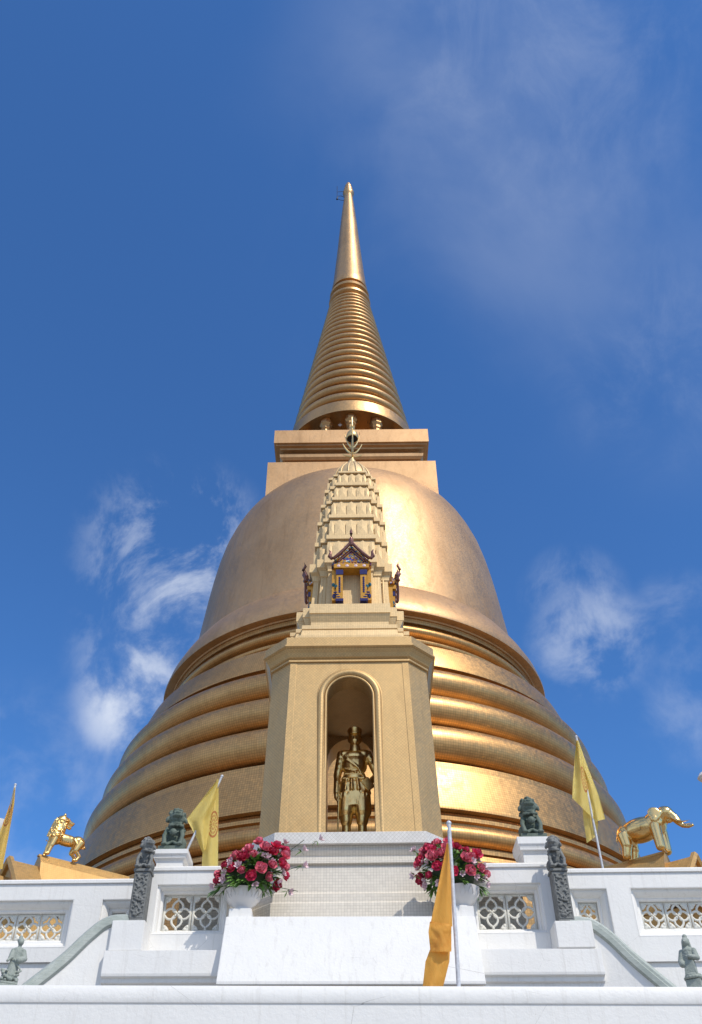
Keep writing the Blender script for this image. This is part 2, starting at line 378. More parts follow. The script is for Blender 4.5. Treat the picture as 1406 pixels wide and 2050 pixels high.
def grille_mesh(w, h):
    bm = bmesh.new(); r = .0135
    def bar(pts, rr=r): tube(bm, [(x, 0, z) for x, z in pts], rr, 8, (1.0, 1.0), Vector((0, 1, 0)))
    e = .012
    for a, b in (((-w/2+e, -h/2), (-w/2+e, h/2)), ((w/2-e, -h/2), (w/2-e, h/2)), ((-w/2, -h/2+e), (w/2, -h/2+e)), ((-w/2, h/2-e), (w/2, h/2-e))): bar((a, b), .0125)
    R = min(w, h)*.225
    for q in range(4):
        t = q*PI/2; c, s = math.cos(t), math.sin(t); pts = []
        for i in range(17):
            u = i/16; ph = PI*(u*2-1)*.90
            lx = R*1.02 + R*.86*math.cos(ph) - .0*abs(ph); lz = R*.80*math.sin(ph)
            if abs(ph) < .5: lx += R*.20*(1-abs(ph)/.5)
            pts.append((c*lx - s*lz, s*lx + c*lz))
        bar(pts, .0120)
        bar([(c*R*1.95, s*R*1.95), (c*w*.47, s*h*.47)], .013)
    for sx in (-1, 1):
        for sz in (-1, 1):
            ball(bm, (sx*(w/2-.035), 0, sz*(h/2-.035)), (.033, .013, .033), None, 10); ball(bm, (sx*(w/2-.055), -.004, sz*(h/2-.03)), (.02, .014, .017), None, 8); ball(bm, (sx*(w/2-.03), -.004, sz*(h/2-.055)), (.017, .014, .02), None, 8)
    for q in range(4):
        t = PI/4+q*PI/2; ball(bm, (.02*math.cos(t), -.008, .02*math.sin(t)), .013, None, 8)
    ball(bm, (0, -.014, 0), .012, None, 8)
    me = bpy.data.meshes.new('grille_panel'); bm.to_mesh(me); bm.free(); me.materials.append(mGrille); uvbox(me)
    me.polygons.foreach_set('use_smooth', [True]*len(me.polygons)); return me
def add_grilles(par, x0, x1, z0, z1, Y, n):
    w = (x1-x0)/n; me = grille_mesh(w-.004, z1-z0)
    for i in range(n):
        o = bpy.data.objects.new('grille_panel', me); COL.objects.link(o); o.parent = par; o.location = (x0+w*(i+.5), Y, (z0+z1)/2)
STEP_B = [(0, 0), (.006, .002), (.006, .022), (.022, .026), (.034, .05), (.040, .085), (.052, .088), (.062, .10), (.062, .20)]
STEP_W = [(0, 0), (.008, .002), (.008, .03), (.03, .034), (.045, .05), (.062, .075), (.070, .10), (.085, .102), (.098, .115), (.098, .24)]
# central bay
bay = empty('balustrade', (0, 9.3, 4.3)); tag(bay, 'white projecting balustrade bay with cream pierced grilles in front of the shrine', 'balustrade')
bay_off = Vector((0, -9.3, -4.3))
def bayb(name, fn, mat=mWhite, smooth=None, bevel=0, par=None, off=None):
    bm = bmesh.new(); fn(bm); o = build(name, bm, mat, par or bay, smooth, bevel)
    o.location = off if off is not None else bay_off; return o
opsB = [(-1.975, -1.275, 4.575, 5.055), (1.15, 1.857, 4.555, 5.035)]
bayb('wall_panel', lambda b: wall_open(b, -2.12, -1.262, 4.33, 5.18, 9.3, .30, opsB[:1]))
bayb('wall_panel', lambda b: wall_open(b, 1.135, 2.05, 4.33, 5.18, 9.3, .30, opsB[1:]))
for x0, x1, z0, z1 in opsB:
    bayb('window_moulding', lambda b: frame(b, x0, x1, z0, z1, 9.298, STEP_B, 0))
for (x0, x1, z0, z1), n in ((opsB[0], 2), (opsB[1], 2)):
    w = (x1-x0-.12)/n; me = grille_mesh(w-.004, z1-z0-.12)
    for i in range(n):
        o = bpy.data.objects.new('grille_panel', me); COL.objects.link(o); o.parent = bay; o.location = Vector((x0+.06+w*(i+.5), 9.45, (z0+z1)/2)) + bay_off
def cope(b, x0, x1, Y, z):
    pr = [(0, 0), (-.018, .006), (-.018, .034), (-.006, .048), (.01, .052), (.27, .052), (.30, .03), (.30, 0)]
    loft(b, [[(x, Y+yy, z+zz) for yy, zz in pr] for x in (x0, x1)])
bayb('coping', lambda b: cope(b, -2.135, -1.25, 9.3, 5.182), smooth=30); bayb('coping', lambda b: cope(b, 1.12, 2.065, 9.3, 5.182), smooth=30)
def ledge(b):
    pr = [(9.42, 4.33), (9.0, 4.33), (8.995, 4.13), (9.0, 4.105), (9.03, 4.10), (9.035, 4.06), (9.07, 4.055), (9.07, 3.125), (9.42, 3.125)]
    loft(b, [[(x, y, z + (x*-.006)) for y, z in pr] for x in LX])
for LX in ((-2.32, -1.238), (1.138, 2.262)): bayb('ledge', ledge, bevel=.004)
for sx, x0, x1 in ((-1, -2.295, -1.985), (1, 1.875, 2.225)):
    bayb('newel_block', lambda b: box(b, x0, x1, 9.018, 9.298, 4.346 if sx < 0 else 4.332, 4.618 if sx < 0 else 4.572), bevel=.006)

def wing(name, x0, x1, Y, ztop, ops, zstep, label, ns):
    w = empty(name, (0, Y, 4.3)); tag(w, label, 'balustrade', 'white balustrade wings beside the bay'); off = Vector((0, -Y, -4.3))
    bayb('wall_panel', lambda b: wall_open(b, x0, x1, zstep, ztop, Y, .32, ops), par=w, off=off)
    bayb('coping', lambda b: cope(b, x0, x1, Y, ztop+.002), par=w, off=off, smooth=30)
    bayb('plinth', lambda b: box(b, x0, x1, Y+.03, Y+.24, 3.125, zstep-.002), par=w, off=off)
    for (a, b_, c, d), n in zip(ops, ns):
        bayb('window_moulding', lambda b: frame(b, a, b_, c, d, Y-.002, STEP_W, 0), par=w, off=off)
        i_ = .098; wd = (b_-a-2*i_)/n; me = grille_mesh(wd-.004, d-c-2*i_)
        for i in range(n):
            o = bpy.data.objects.new('grille_panel', me); COL.objects.link(o); o.parent = w; o.location = Vector((a+i_+wd*(i+.5), Y+.15, (c+d)/2)) + off
wing('balustrade_wing', -7.5, -2.122, 9.6, 5.175, [(-4.05, -2.868, 4.56, 5.025), (-2.585, -2.25, 4.56, 5.025)], 4.425, 'white balustrade wing set back left of the lion newel, three cream grilles showing', (4, 1))
wing('balustrade_wing', 2.052, 7.5, 9.4, 5.155, [(2.14, 2.532, 4.545, 5.012), (2.757, 3.94, 4.545, 5.012)], 4.315, 'white balustrade wing right of the stone newel with grilles under the gold elephant', (1, 4))

# sloping apron block in front
ap = empty('apron_block', (0, 8.8, 4.0)); tag(ap, 'white block with plain front face, standing below the shrine between two flower bowls', 'block')
def apron(b):
    f = [(-1.235, 8.79, 3.985), (1.135, 8.79, 3.985), (1.135, 8.80, 4.01), (-1.235, 8.80, 4.01)]
    B = [[(x, 8.79, 3.985), (x, 8.79, 4.012), (x*.985, 8.97, 4.625), (x*.985, 9.60, 4.625), (x, 9.60, 3.985)] for x in (-1.235, 1.145)]
    loft(b, [[Vector(p)+Vector((0, 0, -.02*(i*1.0))) for p in r] for i, r in enumerate(B)])
o = bayb('apron_body', apron, par=ap, off=Vector((0, -8.8, -4.0)), bevel=.005)
for cx in (-1.10, 1.02):
    bayb('bowl_plinth', lambda b: box(b, cx-.105, cx+.11, 9.04, 9.29, 4.627 if cx < 0 else 4.607, 4.725), par=ap, off=Vector((0, -8.8, -4.0)), bevel=.005)

# lion pedestals on the bay
def pedestal(cx, z1, label, w=.18):
    p = empty('lion_pedestal', (cx, 9.45, 5.18)); tag(p, label, 'pedestal', 'white pedestals under the green lions')
    h = z1-5.18-.057; b = bmesh.new()
    def sq(s, z): return [(-s, -s, z), (s, -s, z), (s, s, z), (-s, s, z)]
    k = h; rings = [sq(w-.045, .057), sq(w-.045, .057+k*.38), sq(w-.035, .057+k*.40), sq(w-.035, .057+k*.46), sq(w-.015, .057+k*.48), sq(w-.015, .057+k*.54), sq(w-.012, .057+k*.60), sq(w-.004, .057+k*.68), sq(w+.004, .057+k*.70), sq(w+.004, .057+k)]
    loft(b, rings); build('pedestal_body', b, mWhite, p, bevel=.003); return p
pedestal(-1.885, 5.40, 'white moulded pedestal carrying the green lion on the left')
pedestal(1.855, 5.49, 'white moulded pedestal, taller, carrying the green lion on the right')

# curved stair copings and the white side walls under them
def stair(sgn, pts, label, wl):
    pts = [(x*1.023, y+.22, 1.6+(z-1.6)*1.023) for x, y, z in pts]
    g = empty('stair_coping', pts[0]); tag(g, label, 'coping', 'green stone copings sweeping down the stairs')
    def cr(ps, k=8):
        o = []
        P = [ps[0]]+list(ps)+[ps[-1]]
        for i in range(1, len(P)-2):
            for j in range(k):
                t = j/k; a, b, c, d = (Vector(P[q]) for q in (i-1, i, i+1, i+2))
                o.append(.5*((2*b)+(-a+c)*t+(2*a-5*b+4*c-d)*t*t+(-a+3*b-3*c+d)*t**3))
        return o+[Vector(ps[-1])]
    C = cr(pts); pr = [(-.085, .0), (-.085, .045), (-.072, .052), (-.07, .075), (-.045, .095), (0, .105), (.045, .095), (.07, .075), (.072, .052), (.085, .045), (.085, 0), (.06, -.02), (-.06, -.02)]
    b = bmesh.new(); rings = []
    for i, p in enumerate(C):
        d = (C[min(i+1, len(C)-1)]-C[max(i-1, 0)]).normalized(); s = Vector((-d.y, d.x, 0)).normalized(); u = d.cross(s)
        if u.z < 0: u = -u
        k = 1.0
        rings.append([p - C[0] + s*a*k + u*h*k for a, h in pr])
    loft(b, rings); build('coping_stone', b, mCoping, g, 40)
    w = empty('stair_wall', (0, 0, 3.1)); tag(w, wl, 'wall', 'white walls under the stair copings')
    b = bmesh.new(); rings = []
    for p in C: rings.append([(p.x, p.y-.055, 3.125-3.1), (p.x, p.y-.055, p.z-.004-3.1), (p.x, p.y+.055, p.z-.004-3.1), (p.x, p.y+.055, 3.125-3.1)])
    loft(b, rings); build('wall_face', b, mWhite, w, 40)
stair(-1, [(-2.10, 8.90, 4.53), (-2.28, 8.90, 4.515), (-2.42, 8.88, 4.40), (-2.60, 8.84, 4.19), (-2.82, 8.76, 3.96), (-3.06, 8.66, 3.70), (-3.3, 8.56, 3.44), (-3.55, 8.46, 3.2)],
      'pale green stone coping curving down leftwards from the newel with the looking-up lion', 'white stair wall under the left green coping')
stair(1, [(1.98, 8.90, 4.47), (2.15, 8.90, 4.455), (2.29, 8.88, 4.35), (2.46, 8.84, 4.15), (2.68, 8.76, 3.90), (2.90, 8.66, 3.64), (3.12, 8.56, 3.38), (3.3, 8.46, 3.2)],
      'pale green stone coping curving down rightwards toward the robed figurine', 'white stair wall under the right green coping')

# ------------------------------------------------------------------ carved stone newels
def seated_lion(name, par, h, mat, look=0, seed=1, ball_=True, turn=0.0, voxel=.0075):
    rnd = random.Random(seed); P = []
    P += [('e', (0, .05, .34), (.20, .20, .27)), ('e', (0, -.03, .47), (.18, .15, .20)), ('e', (0, -.05, .30), (.11, .10, .16)),
          ('e', (-.17, .02, .14), (.11, .17, .16)), ('e', (.17, .02, .14), (.11, .17, .16))]
    for s in (-1, 1):
        P += [('c', (s*.15, -.10, .46), (s*.20, -.19, .27), .065, .05), ('c', (s*.20, -.19, .27), (s*.17, -.24, .07), .05, .05), ('e', (s*.17, -.28, .05), (.065, .085, .045))]
        for k in range(3): P.append(('e', (s*.17+(k-1)*.036, -.35, .045), (.02, .03, .028)))
        P += [('c', (s*.02, -.20, .13), (s*.13, -.24, .05), .035, .04)]
        P += [('c', (s*.10, -.22, .36), (s*.05, -.25, .30), .022, .014)]
    i0 = len(P); hz = .70; hc = Vector((turn*.06, -.10, hz))
    def H(x, y, z):
        a = turn; c, s_ = math.cos(a), math.sin(a); return (hc.x + c*x - s_*y, hc.y + s_*x + c*y, hc.z+z)
    P += [('e', H(0, 0, 0), (.15, .155, .15)), ('e', H(0, -.13, .01), (.10, .085, .04)), ('e', H(0, -.12, .05), (.075, .07, .045)), ('e', H(0, -.19, .055), (.05, .035, .033)),
          ('e', H(0, -.12, -.135), (.078, .075, .024)), ('c', H(-.095, -.02, -.06), H(-.07, -.10, -.13), .03, .02), ('c', H(.095, -.02, -.06), H(.07, -.10, -.13), .03, .02),
          ('e', H(-.062, -.13, .085), (.028, .026, .024)), ('e', H(.062, -.13, .085), (.028, .026, .024))]
    for s in (-1, 1): P.append(('e', H(s*.165, -.02, -.03), (.035, .045, .06), (0, -s*.3, 0)))
    for k in range(60):
        a = rnd.uniform(0, 2*PI); b = rnd.uniform(-.5, 1.5); dx_, dy_, dz_ = math.cos(a)*math.cos(b), math.sin(a)*math.cos(b), math.sin(b)
        if dy_ < -.45: continue
        P.append(('e', H(.155*dx_, .03+.15*dy_, .025+.165*dz_), (.030,)*3))
    for k in range(20):
        a = PI*k/19; P.append(('e', H(.12*math.cos(a), -.09-.06*math.sin(a), -.155-.03*rnd.random()), (.025,)*3))
    f_ = 1.22; h3 = Vector(hc)
    for q_ in range(i0, len(P)):
        p = P[q_]; g_ = lambda v: tuple(h3 + (Vector(v)-h3)*f_)
        P[q_] = ('e', g_(p[1]), tuple(c*f_ for c in p[2]), *p[3:]) if p[0] == 'e' else ('c', g_(p[1]), g_(p[2]), p[3]*f_, p[4]*f_)
    for k in range(24): P.append(('e', (rnd.choice((-1, 1))*rnd.uniform(.12, .19), rnd.uniform(-.10, .15), rnd.uniform(.42, .60)), (.036,)*3))
    if ball_: P.append(('e', (0, -.26, .33), (.085, .08, .085)))
    P.append(('c', (0, .2, .2), (.05, .26, .5), .05, .03))
    sc = h/.94
    Q = []
    for p in P:
        m = lambda v: tuple(c*sc for c in v)
        if p[0] == 'e': Q.append(('e', m(p[1]), m(p[2]), *(p[3:4])))
        elif p[0] == 'c': Q.append(('c', m(p[1]), m(p[2]), p[3]*sc, p[4]*sc))
    return sculpt(name, Q, voxel, mat, par, 1, .002, 60)
def newel(x, zb, zt, lionh, label, seed, turn):
    n = empty('stone_newel', (x, 9.12, zb)); tag(n, label, 'newel post', 'carved grey stone newels')
    H = zt-zb; w = .075; b = bmesh.new()
    box(b, -w, w, -w, w, 0, H-.03); box(b, -w-.01, w+.01, -w-.012, w+.01, H-.029, H)
    sh = build('shaft', b, mGrey, n, bevel=.004)
    rnd = random.Random(seed); P = []
    e = .014; 
    for a, c in (((-w+e, -w, .03), (-w+e, -w, H-.06)), ((w-e, -w, .03), (w-e, -w, H-.06)), ((-w+e, -w, .03), (w-e, -w, .03)), ((-w+e, -w, H-.06), (w-e, -w, H-.06))): P.append(('c', a, c, .006, .006))
    z = .06; 
    pts = [(.03*math.sin(z_*22), -w-.003, z_) for z_ in [.05+i*(H-.13)/14 for i in range(15)]]
    P.append(('t', pts, .007))
    for i in range(9):
        zz = .06+(H-.15)*i/8; sx = 1 if i % 2 else -1
        P.append(('e', (sx*rnd.uniform(.015, .04), -w-.003, zz), (rnd.uniform(.014, .028), .013, rnd.uniform(.010, .018)), (0, rnd.uniform(-1, 1), 0)))
        P.append(('c', (0, -w-.002, zz), (sx*.05, -w-.002, zz+.035), .006, .010)); P.append(('e', (-sx*.038, -w-.002, zz+.02), (.014, .010, .008), (0, sx*.7, 0)))
    for i in range(5):
        t = i*PI*2/5; P.append(('e', (.018*math.cos(t), -w-.008, H*.42+.018*math.sin(t)), (.013, .011, .013))); P.append(('e', (.018*math.cos(t)-.01, -w-.008, H*.14+.018*math.sin(t)), (.014, .011, .014)))
    sculpt('relief', P, .0045, mGrey, n, 0)
    l = seated_lion('lion', n, lionh, mGrey, seed=seed, ball_=False, turn=turn, voxel=.0065); l.location = (0, 0, H+.0); l.scale = (.98, .95, 1)
    return n
newel(-2.085, 4.62, 5.115, .33, 'carved grey stone newel on the left, topped by a small stone lion', 3, .5)
newel(2.0, 4.574, 5.076, .34, 'carved grey stone newel on the right, below the open-mouthed green lion', 5, -.4)

def guardian(x, z, h, label, seed, turn):
    g = empty('lion_statue', (x, 9.42, z)); tag(g, label, 'lion statue', 'green stone lions on the white pedestals')
    b = bmesh.new(); box(b, -.135, .135, -.13, .13, 0, .045); build('base', b, mGreen, g, bevel=.004)
    l = seated_lion('body', g, h, mGreen, seed=seed, turn=turn, voxel=.0065); l.location = (0, 0, .04); l.scale = (1.02, .9, 1); return g
guardian(-1.885, 5.402, .435, 'green stone lion with curly mane on the left pedestal beside a hanging yellow flag', 11, .25)
guardian(1.855, 5.492, .435, 'green stone lion with spiky mane and open mouth on the right pedestal', 12, -.05)

# ------------------------------------------------------------------ green figurines at the edges
def figurine(loc, rz, label, kind):
    f = empty('stone_figurine', loc, rz); tag(f, label, 'figurine', 'green stone figurines on the stair ends')
    P = []
    if kind == 'woman':
        b = bmesh.new(); box(b, -.10, .10, -.10, .10, 0, .17); build('plinth', b, mGreenPale, f, bevel=.006)
        for i in range(18):
            t = 2*PI*i/18; P += [('e', (.105*math.cos(t), .105*math.sin(t), .20), (.032, .032, .026)), ('e', (.085*math.cos(t+.2), .085*math.sin(t+.2), .235), (.035, .035, .022))]
        P += [('e', (0, 0, .20), (.10, .10, .05)), ('c', (0, 0, .24), (0, .0, .42), .085, .07), ('c', (0, 0, .42), (0, .005, .56), .068, .075), ('e', (0, 0, .60), (.092, .065, .06)),
              ('c', (-.085, 0, .60), (-.115, -.02, .46), .042, .045), ('c', (-.115, -.02, .46), (-.09, -.07, .40), .045, .05), ('c', (.085, 0, .60), (.11, -.02, .48), .042, .045), ('c', (.11, -.02, .48), (.03, -.10, .50), .045, .03),
              ('c', (0, 0, .62), (0, -.01, .70), .03, .028), ('e', (0, -.018, .735), (.048, .055, .062)), ('e', (0, .02, .765), (.056, .055, .055)), ('e', (0, .03, .83), (.035, .035, .04)), ('e', (0, -.075, .73), (.010, .012, .014)),
              ('c', (-.045, 0, .75), (-.05, .01, .65), .013, .02), ('c', (.045, 0, .75), (.05, .01, .65), .013, .02)]
        for i in range(9): x = -.06+.015*i; P.append(('c', (x, -.072, .44), (x*1.25, -.085, .25), .008, .012))
        for i in range(4): P.append(('c', (-.09, -.03, .56-.03*i), (.0, -.075, .50-.03*i), .008, .008))
    else:
        b = bmesh.new(); box(b, -.16, .13, -.11, .11, 0, .07); box(b, -.13, .10, -.095, .09, .072, .11); build('plinth', b, mGreenPale, f, bevel=.006)
        rnd = random.Random(4)
        for i in range(34): P.append(('e', (rnd.uniform(-.13, .10), rnd.uniform(-.09, .08), rnd.uniform(.11, .27)), (rnd.uniform(.02, .045), rnd.uniform(.02, .04), rnd.uniform(.014, .032)), (rnd.uniform(-.6, .6), rnd.uniform(-.6, .6), 0)))
        P += [('e', (-.02, 0, .20), (.11, .08, .09)), ('c', (0, 0, .24), (.015, 0, .42), .09, .07), ('c', (.015, 0, .42), (.03, 0, .56), .068, .07), ('e', (.035, 0, .59), (.085, .06, .055)), ('c', (.035, 0, .62), (.04, -.01, .68), .028, .026), ('e', (.04, -.015, .715), (.042, .05, .055)),
              ('e', (.04, .02, .75), (.05, .045, .045)), ('e', (.035, .03, .80), (.03, .03, .035)), ('c', (.11, 0, .59), (.13, -.03, .47), .035, .045), ('c', (.13, -.03, .47), (.06, -.09, .42), .045, .05), ('c', (-.04, 0, .58), (-.06, -.04, .46), .035, .035), ('c', (-.06, -.04, .46), (-.10, -.08, .40), .03, .02)]
        for i in range(6): P.append(('c', (-.03+.012*i, -.08, .46-.01*i), (.06+.010*i, -.085, .33-.012*i), .007, .010))
    sculpt('figure', P, .0065, mGreenPale, f, 1, .0015, 70)
figurine((-2.72, 7.8, 3.69), .5, 'weathered green figurine on a rocky base at the left edge, draped sleeve hanging', 'rock')
figurine((2.645, 7.8, 3.625), -.55, 'green robed woman figurine with high hair bun on a lotus plinth at the right edge', 'woman')
for n_ in ('stone_figurine', 'stone_figurine.001'): bpy.data.objects[n_].scale = (.56, .56, .50)
for x, t in ((-2.72, 3.688), (2.645, 3.623)):
    b = bmesh.new(); box(b, x-.13, x+.13, 7.67, 7.95, 3.124, t); box(b, x-.15, x+.15, 7.65, 7.97, 3.123, 3.30)
    o = build('figurine_block', b, mWhite); tag(o, 'white block under the %s figurine' % ('rocky left' if x < 0 else 'robed right'), 'block')

# ------------------------------------------------------------------ stupa
ST = empty('stupa', (.04, 25.8, 4.35)); tag(ST, 'huge gold mosaic bell-shaped stupa with ringed spire towering behind the shrine', 'stupa')
OFF = (0, 0, -4.35)
def SL(name, prof, mat=mStupa, n=160, smooth=35, R=None): return lathe(name, prof, mat, ST, n, smooth, OFF, R)
def torus(r_out, z0, z1, r_in, k=12, bulge=None):
    cz = (z0+z1)/2; b = (z1-z0)/2; a = bulge or r_out-r_in
    return [(r_out-a + a*math.cos(math.radians(-90+180*i/k)), cz + b*math.sin(math.radians(-90+180*i/k))) for i in range(k+1)]
SL('base_drum', [(9.5, 4.36), (9.5, 6.2), (9.25, 6.25), (9.2, 6.5), (8.9, 6.55), (8.85, 7.3), (8.7, 7.35), (8.7, 7.75), (8.5, 7.80), (8.46, 8.25), (8.30, 8.28), (8.30, 8.62), (8.16, 8.66), (8.14, 8.78)])
SL('lower_torus', [(8.0, 8.785), (8.02, 8.83), (8.10, 8.85), (8.10, 8.93), (7.92, 8.95), (7.90, 9.05)] + torus(8.06, 9.06, 9.48, 7.84) + [(7.82, 9.49), (7.82, 9.56), (7.90, 9.58), (7.90, 9.66), (7.76, 9.68), (7.74, 9.80)])
SL('dado', [(7.70, 9.805), (7.90, 9.82), (7.90, 9.87), (7.64, 10.84), (7.60, 10.86), (7.52, 10.90), (7.50, 11.06)])
def ring_band(name, r, z0, z1):
    SL(name, [(r-.55, z0-.16), (r-.22, z0-.16), (r-.20, z0-.15), (r-.20, z0-.105), (r-.22, z0-.10), (r-.50, z0-.085), (r-.50, z0-.01)] + torus(r, z0, z1-.03, r-.36, 16, .36) + [(r-.50, z1-.02), (r-.55, z1+.003)])
ring_band('torus', 7.50, 11.24, 12.14); ring_band('torus', 7.20, 12.30, 13.12); ring_band('torus', 6.92, 13.25, 14.02)
SL('flange', [(6.30, 14.03), (6.34, 14.10), (6.44, 14.11), (6.44, 14.155), (6.58, 14.165), (6.58, 14.22), (6.30, 14.94), (6.26, 14.96), (6.05, 14.97)])
SL('scotia', [(5.98, 14.975), (5.80, 15.02), (5.62, 15.12), (5.52, 15.28), (5.50, 15.42), (5.68, 15.45), (5.70, 15.48), (5.70, 15.53), (5.56, 15.56), (5.52, 15.66)] + torus(5.74, 15.67, 15.98, 5.52) + [(5.54, 16.0), (5.54, 16.06), (5.64, 16.08), (5.66, 16.2)])
SL('bell_flange', [(5.70, 16.205), (5.72, 16.24), (5.94, 16.245), (5.95, 16.30), (5.86, 16.62), (5.68, 17.0), (5.50, 17.30), (5.36, 17.52), (5.30, 17.56), (5.22, 17.58)], mBell)
bell = [(5.215, 17.585), (5.17, 18.0), (5.10, 18.7), (5.03, 19.35), (4.96, 20.0), (4.87, 20.7), (4.76, 21.4), (4.62, 22.05), (4.44, 22.6), (4.28, 22.98), (4.12, 23.28), (3.92, 23.56), (3.66, 23.80), (3.36, 23.98), (3.0, 24.11), (2.6, 24.2), (1.5, 24.28)]
SL('bell', bell, mBell, 192, 60)
def sq(h, z): return [(-h, -h, z), (h, -h, z), (h, h, z), (-h, h, z)]
def sqloft(name, spec, mat, par, off=OFF, bevel=0):
    b = bmesh.new(); loft(b, [sq(h, z) for h, z in spec]); o = build(name, b, mat, par, bevel=bevel); o.location = off; return o
sqloft('throne_box', [(2.96, 22.6), (2.96, 24.79)], mBell, ST)
sqloft('throne_slab', [(2.30, 24.795), (2.30, 25.16), (2.42, 25.17), (2.42, 25.22), (2.34, 25.24), (2.34, 25.34), (2.50, 25.36), (2.58, 25.44), (2.60, 25.56), (2.52, 25.62), (2.44, 25.64), (2.44, 25.78), (2.60, 25.80), (2.62, 25.86), (2.74, 25.87), (2.74, 25.94), (2.81, 25.95), (2.81, 26.61)], mBell, ST)
for i in range(14):      # ring of octagonal columns under the spire
    t = -PI/2 + i*PI/7; r = 2.2; c = bmesh.new()
    pr = [(.19, 26.612), (.19, 26.75), (.16, 26.78), (.15, 27.45), (.20, 27.50), (.20, 27.60), (.17, 27.63), (.25, 27.74), (.25, 27.86), (.22, 27.90), (.22, 27.99)]
    loft(c, [[(r*math.cos(t)+R_*math.cos(t+PI/8+q*PI/4)*1.0, r*math.sin(t)+R_*math.sin(t+PI/8+q*PI/4), z) for q in range(8)] for R_, z in pr])
    o = build('column', c, mSpire, ST); o.location = OFF
SL('spire_core', [(1.1, 26.612), (1.1, 27.99)], mSpire, 64)
SL('spire_band', [(1.2, 27.985), (2.48, 28.0), (2.58, 27.96), (2.59, 28.02), (2.52, 28.6), (2.46, 28.64), (2.30, 28.66)], mSpire, 128)
z = 28.665; nr = 21; ztop = 38.05; q = .958
tot = sum(q**i for i in range(nr)); h0 = (ztop-z)/tot
for i in range(nr):
    h = h0*q**i; rad = lambda zz: 2.46 - (zz-28.66)*(2.46-.97)/(38.1-28.66)
    rm_ = rad(z+h*.45); g = h*.26
    cz_ = z+h*.70; hb = h*.285
    pr = [(rm_-h*.62, z), (rm_-h*.60, z+h*.30)] + [(rm_-h*.30+h*.30*math.cos(math.radians(a)), cz_+hb*math.sin(math.radians(a))) for a in range(-100, 91, 19)] + [(rm_-h*.62, z+h*.999)]
    SL('ring', pr, mSpire, 96, 45); z += h
SL('spire_collar', [(.72, 38.052), (.72, 38.25), (.90, 38.28), (.98, 38.34), (.99, 38.46), (.92, 38.55), (.70, 38.58), (.66, 38.85), (.70, 38.88), (.92, 38.92), (.95, 39.02), (.92, 39.10), (.68, 39.13), (.66, 39.42)], mSpire, 64)
SL('spire_shaft', [(.66, 39.425), (.84, 39.44), (.86, 39.56), (.80, 40.0), (.70, 41.4), (.575, 43.3), (.45, 45.4), (.32, 47.4), (.24, 48.4), (.22, 48.62)], mSpire, 64, 60)
SL('spire_tip', [(.22, 48.622), (.26, 48.72), (.31, 48.86), (.30, 49.0), (.22, 49.1), (.235, 49.16), (.255, 49.26), (.235, 49.38), (.17, 49.46), (.18, 49.52), (.195, 49.62), (.17, 49.74), (.11, 49.80), (.12, 49.88), (.10, 49.98), (.03, 50.06)], mSpire, 32, 60)
b = bmesh.new()
tube(b, [(-.25, -.1, 48.98), (-.62, -.2, 48.72)], .012, 6); tube(b, [(-.62, -.2, 48.0), (-.62, -.2, 49.35)], .012, 6); tube(b, [(-.2, -.1, 48.3), (-.40, -.16, 48.36), (-.55, -.2, 48.28), (-.62, -.2, 48.0)], .016, 6)
tube(b, [(-.2, -.1, 47.95), (-.40, -.16, 47.9), (-.62, -.2, 47.98)], .014, 6); ball(b, (-.62, -.2, 47.95), .055)
o = build('lightning_bracket', b, mDark, ST); o.location = OFF
# little wind bells hanging under the spire band
for i, (px, py, big) in enumerate([(629, 853, 0), (681, 838, 1), (736, 838, 0), (786, 853, 0)]):
    Yb = 25.8 - (1.95 if i in (1, 2) else 1.45); p = at(px, py, Yb)
    e = empty('wind_bell', p); tag(e, ['small dark wind bell hanging furthest left under the spire band', 'larger dark wind bell with white leaf plate, left of the middle column', 'tiny wind bell right of the middle column under the spire', 'small dark wind bell hanging furthest right under the spire band'][i], 'bell', 'wind bells under the spire band')
    s = 1.5 if big else .9
    link('bell_cup', lathe_me([(.075*s, -.10*s), (.07*s, -.04*s), (.05*s, .05*s), (.02*s, .09*s), (.008, 27.985-p.z)], 12), mDark, e, 40, uv=False)
    b = bmesh.new(); box(b, -.006, .006, -.006, .006, -.30*s, -.08*s); 
    if big: bmesh.ops.create_cube(b, size=1, matrix=Matrix.Translation((0, 0, -.36)) @ Matrix.Rotation(PI/4, 4, 'Y') @ Matrix.Diagonal((.12, .008, .12, 1)))
    build('clapper', b, mPole if big else mDark, e)

# ------------------------------------------------------------------ shrine  (own units, scale .80)
K = .80
SH = empty('shrine', (-.04, 10.608, 4.8), 0, K); tag(SH, 'gold mosaic niche shrine with arched opening and tiered tower on a white tiled base', 'shrine')
def octo(a, b_, z):   # a = half width of the face, b_ = half width overall
    return [(-a, -b_, z), (a, -b_, z), (b_, -a, z), (b_, a, z), (a, b_, z), (-a, b_, z), (-b_, a, z), (-b_, -a, z)]
def octl(name, spec, mat, par=SH, bevel=0):
    b = bmesh.new(); loft(b, [octo(a, c, z) for a, c, z in spec]); return build(name, b, mat, par, bevel=bevel)
octl('base', [(1.02, 1.32, -.76), (1.02, 1.32, .02), (1.02, 1.32, .18), (1.0, 1.30, .20), (1.0, 1.30, .30), (.985, 1.285, .315), (.97, 1.27, .33), (.965, 1.265, .66)], mWTile)
for x0_, x1_ in ((-2.2, -1.335), (1.335, 2.2)):
    b = bmesh.new(); box(b, x0_, x1_, -1.20, .6, -.57, .30); build('side_plinth', b, mWTile, SH)
octl('base_moulding', [(.95, 1.25, .662), (.95, 1.25, .69), (1.0, 1.30, .695), (1.0, 1.30, .73), (.965, 1.265, .745), (.965, 1.265, .80), (.99, 1.29, .83), (1.0, 1.31, .86), (.975, 1.285, .895), (.975, 1.285, .93)], mWTile)
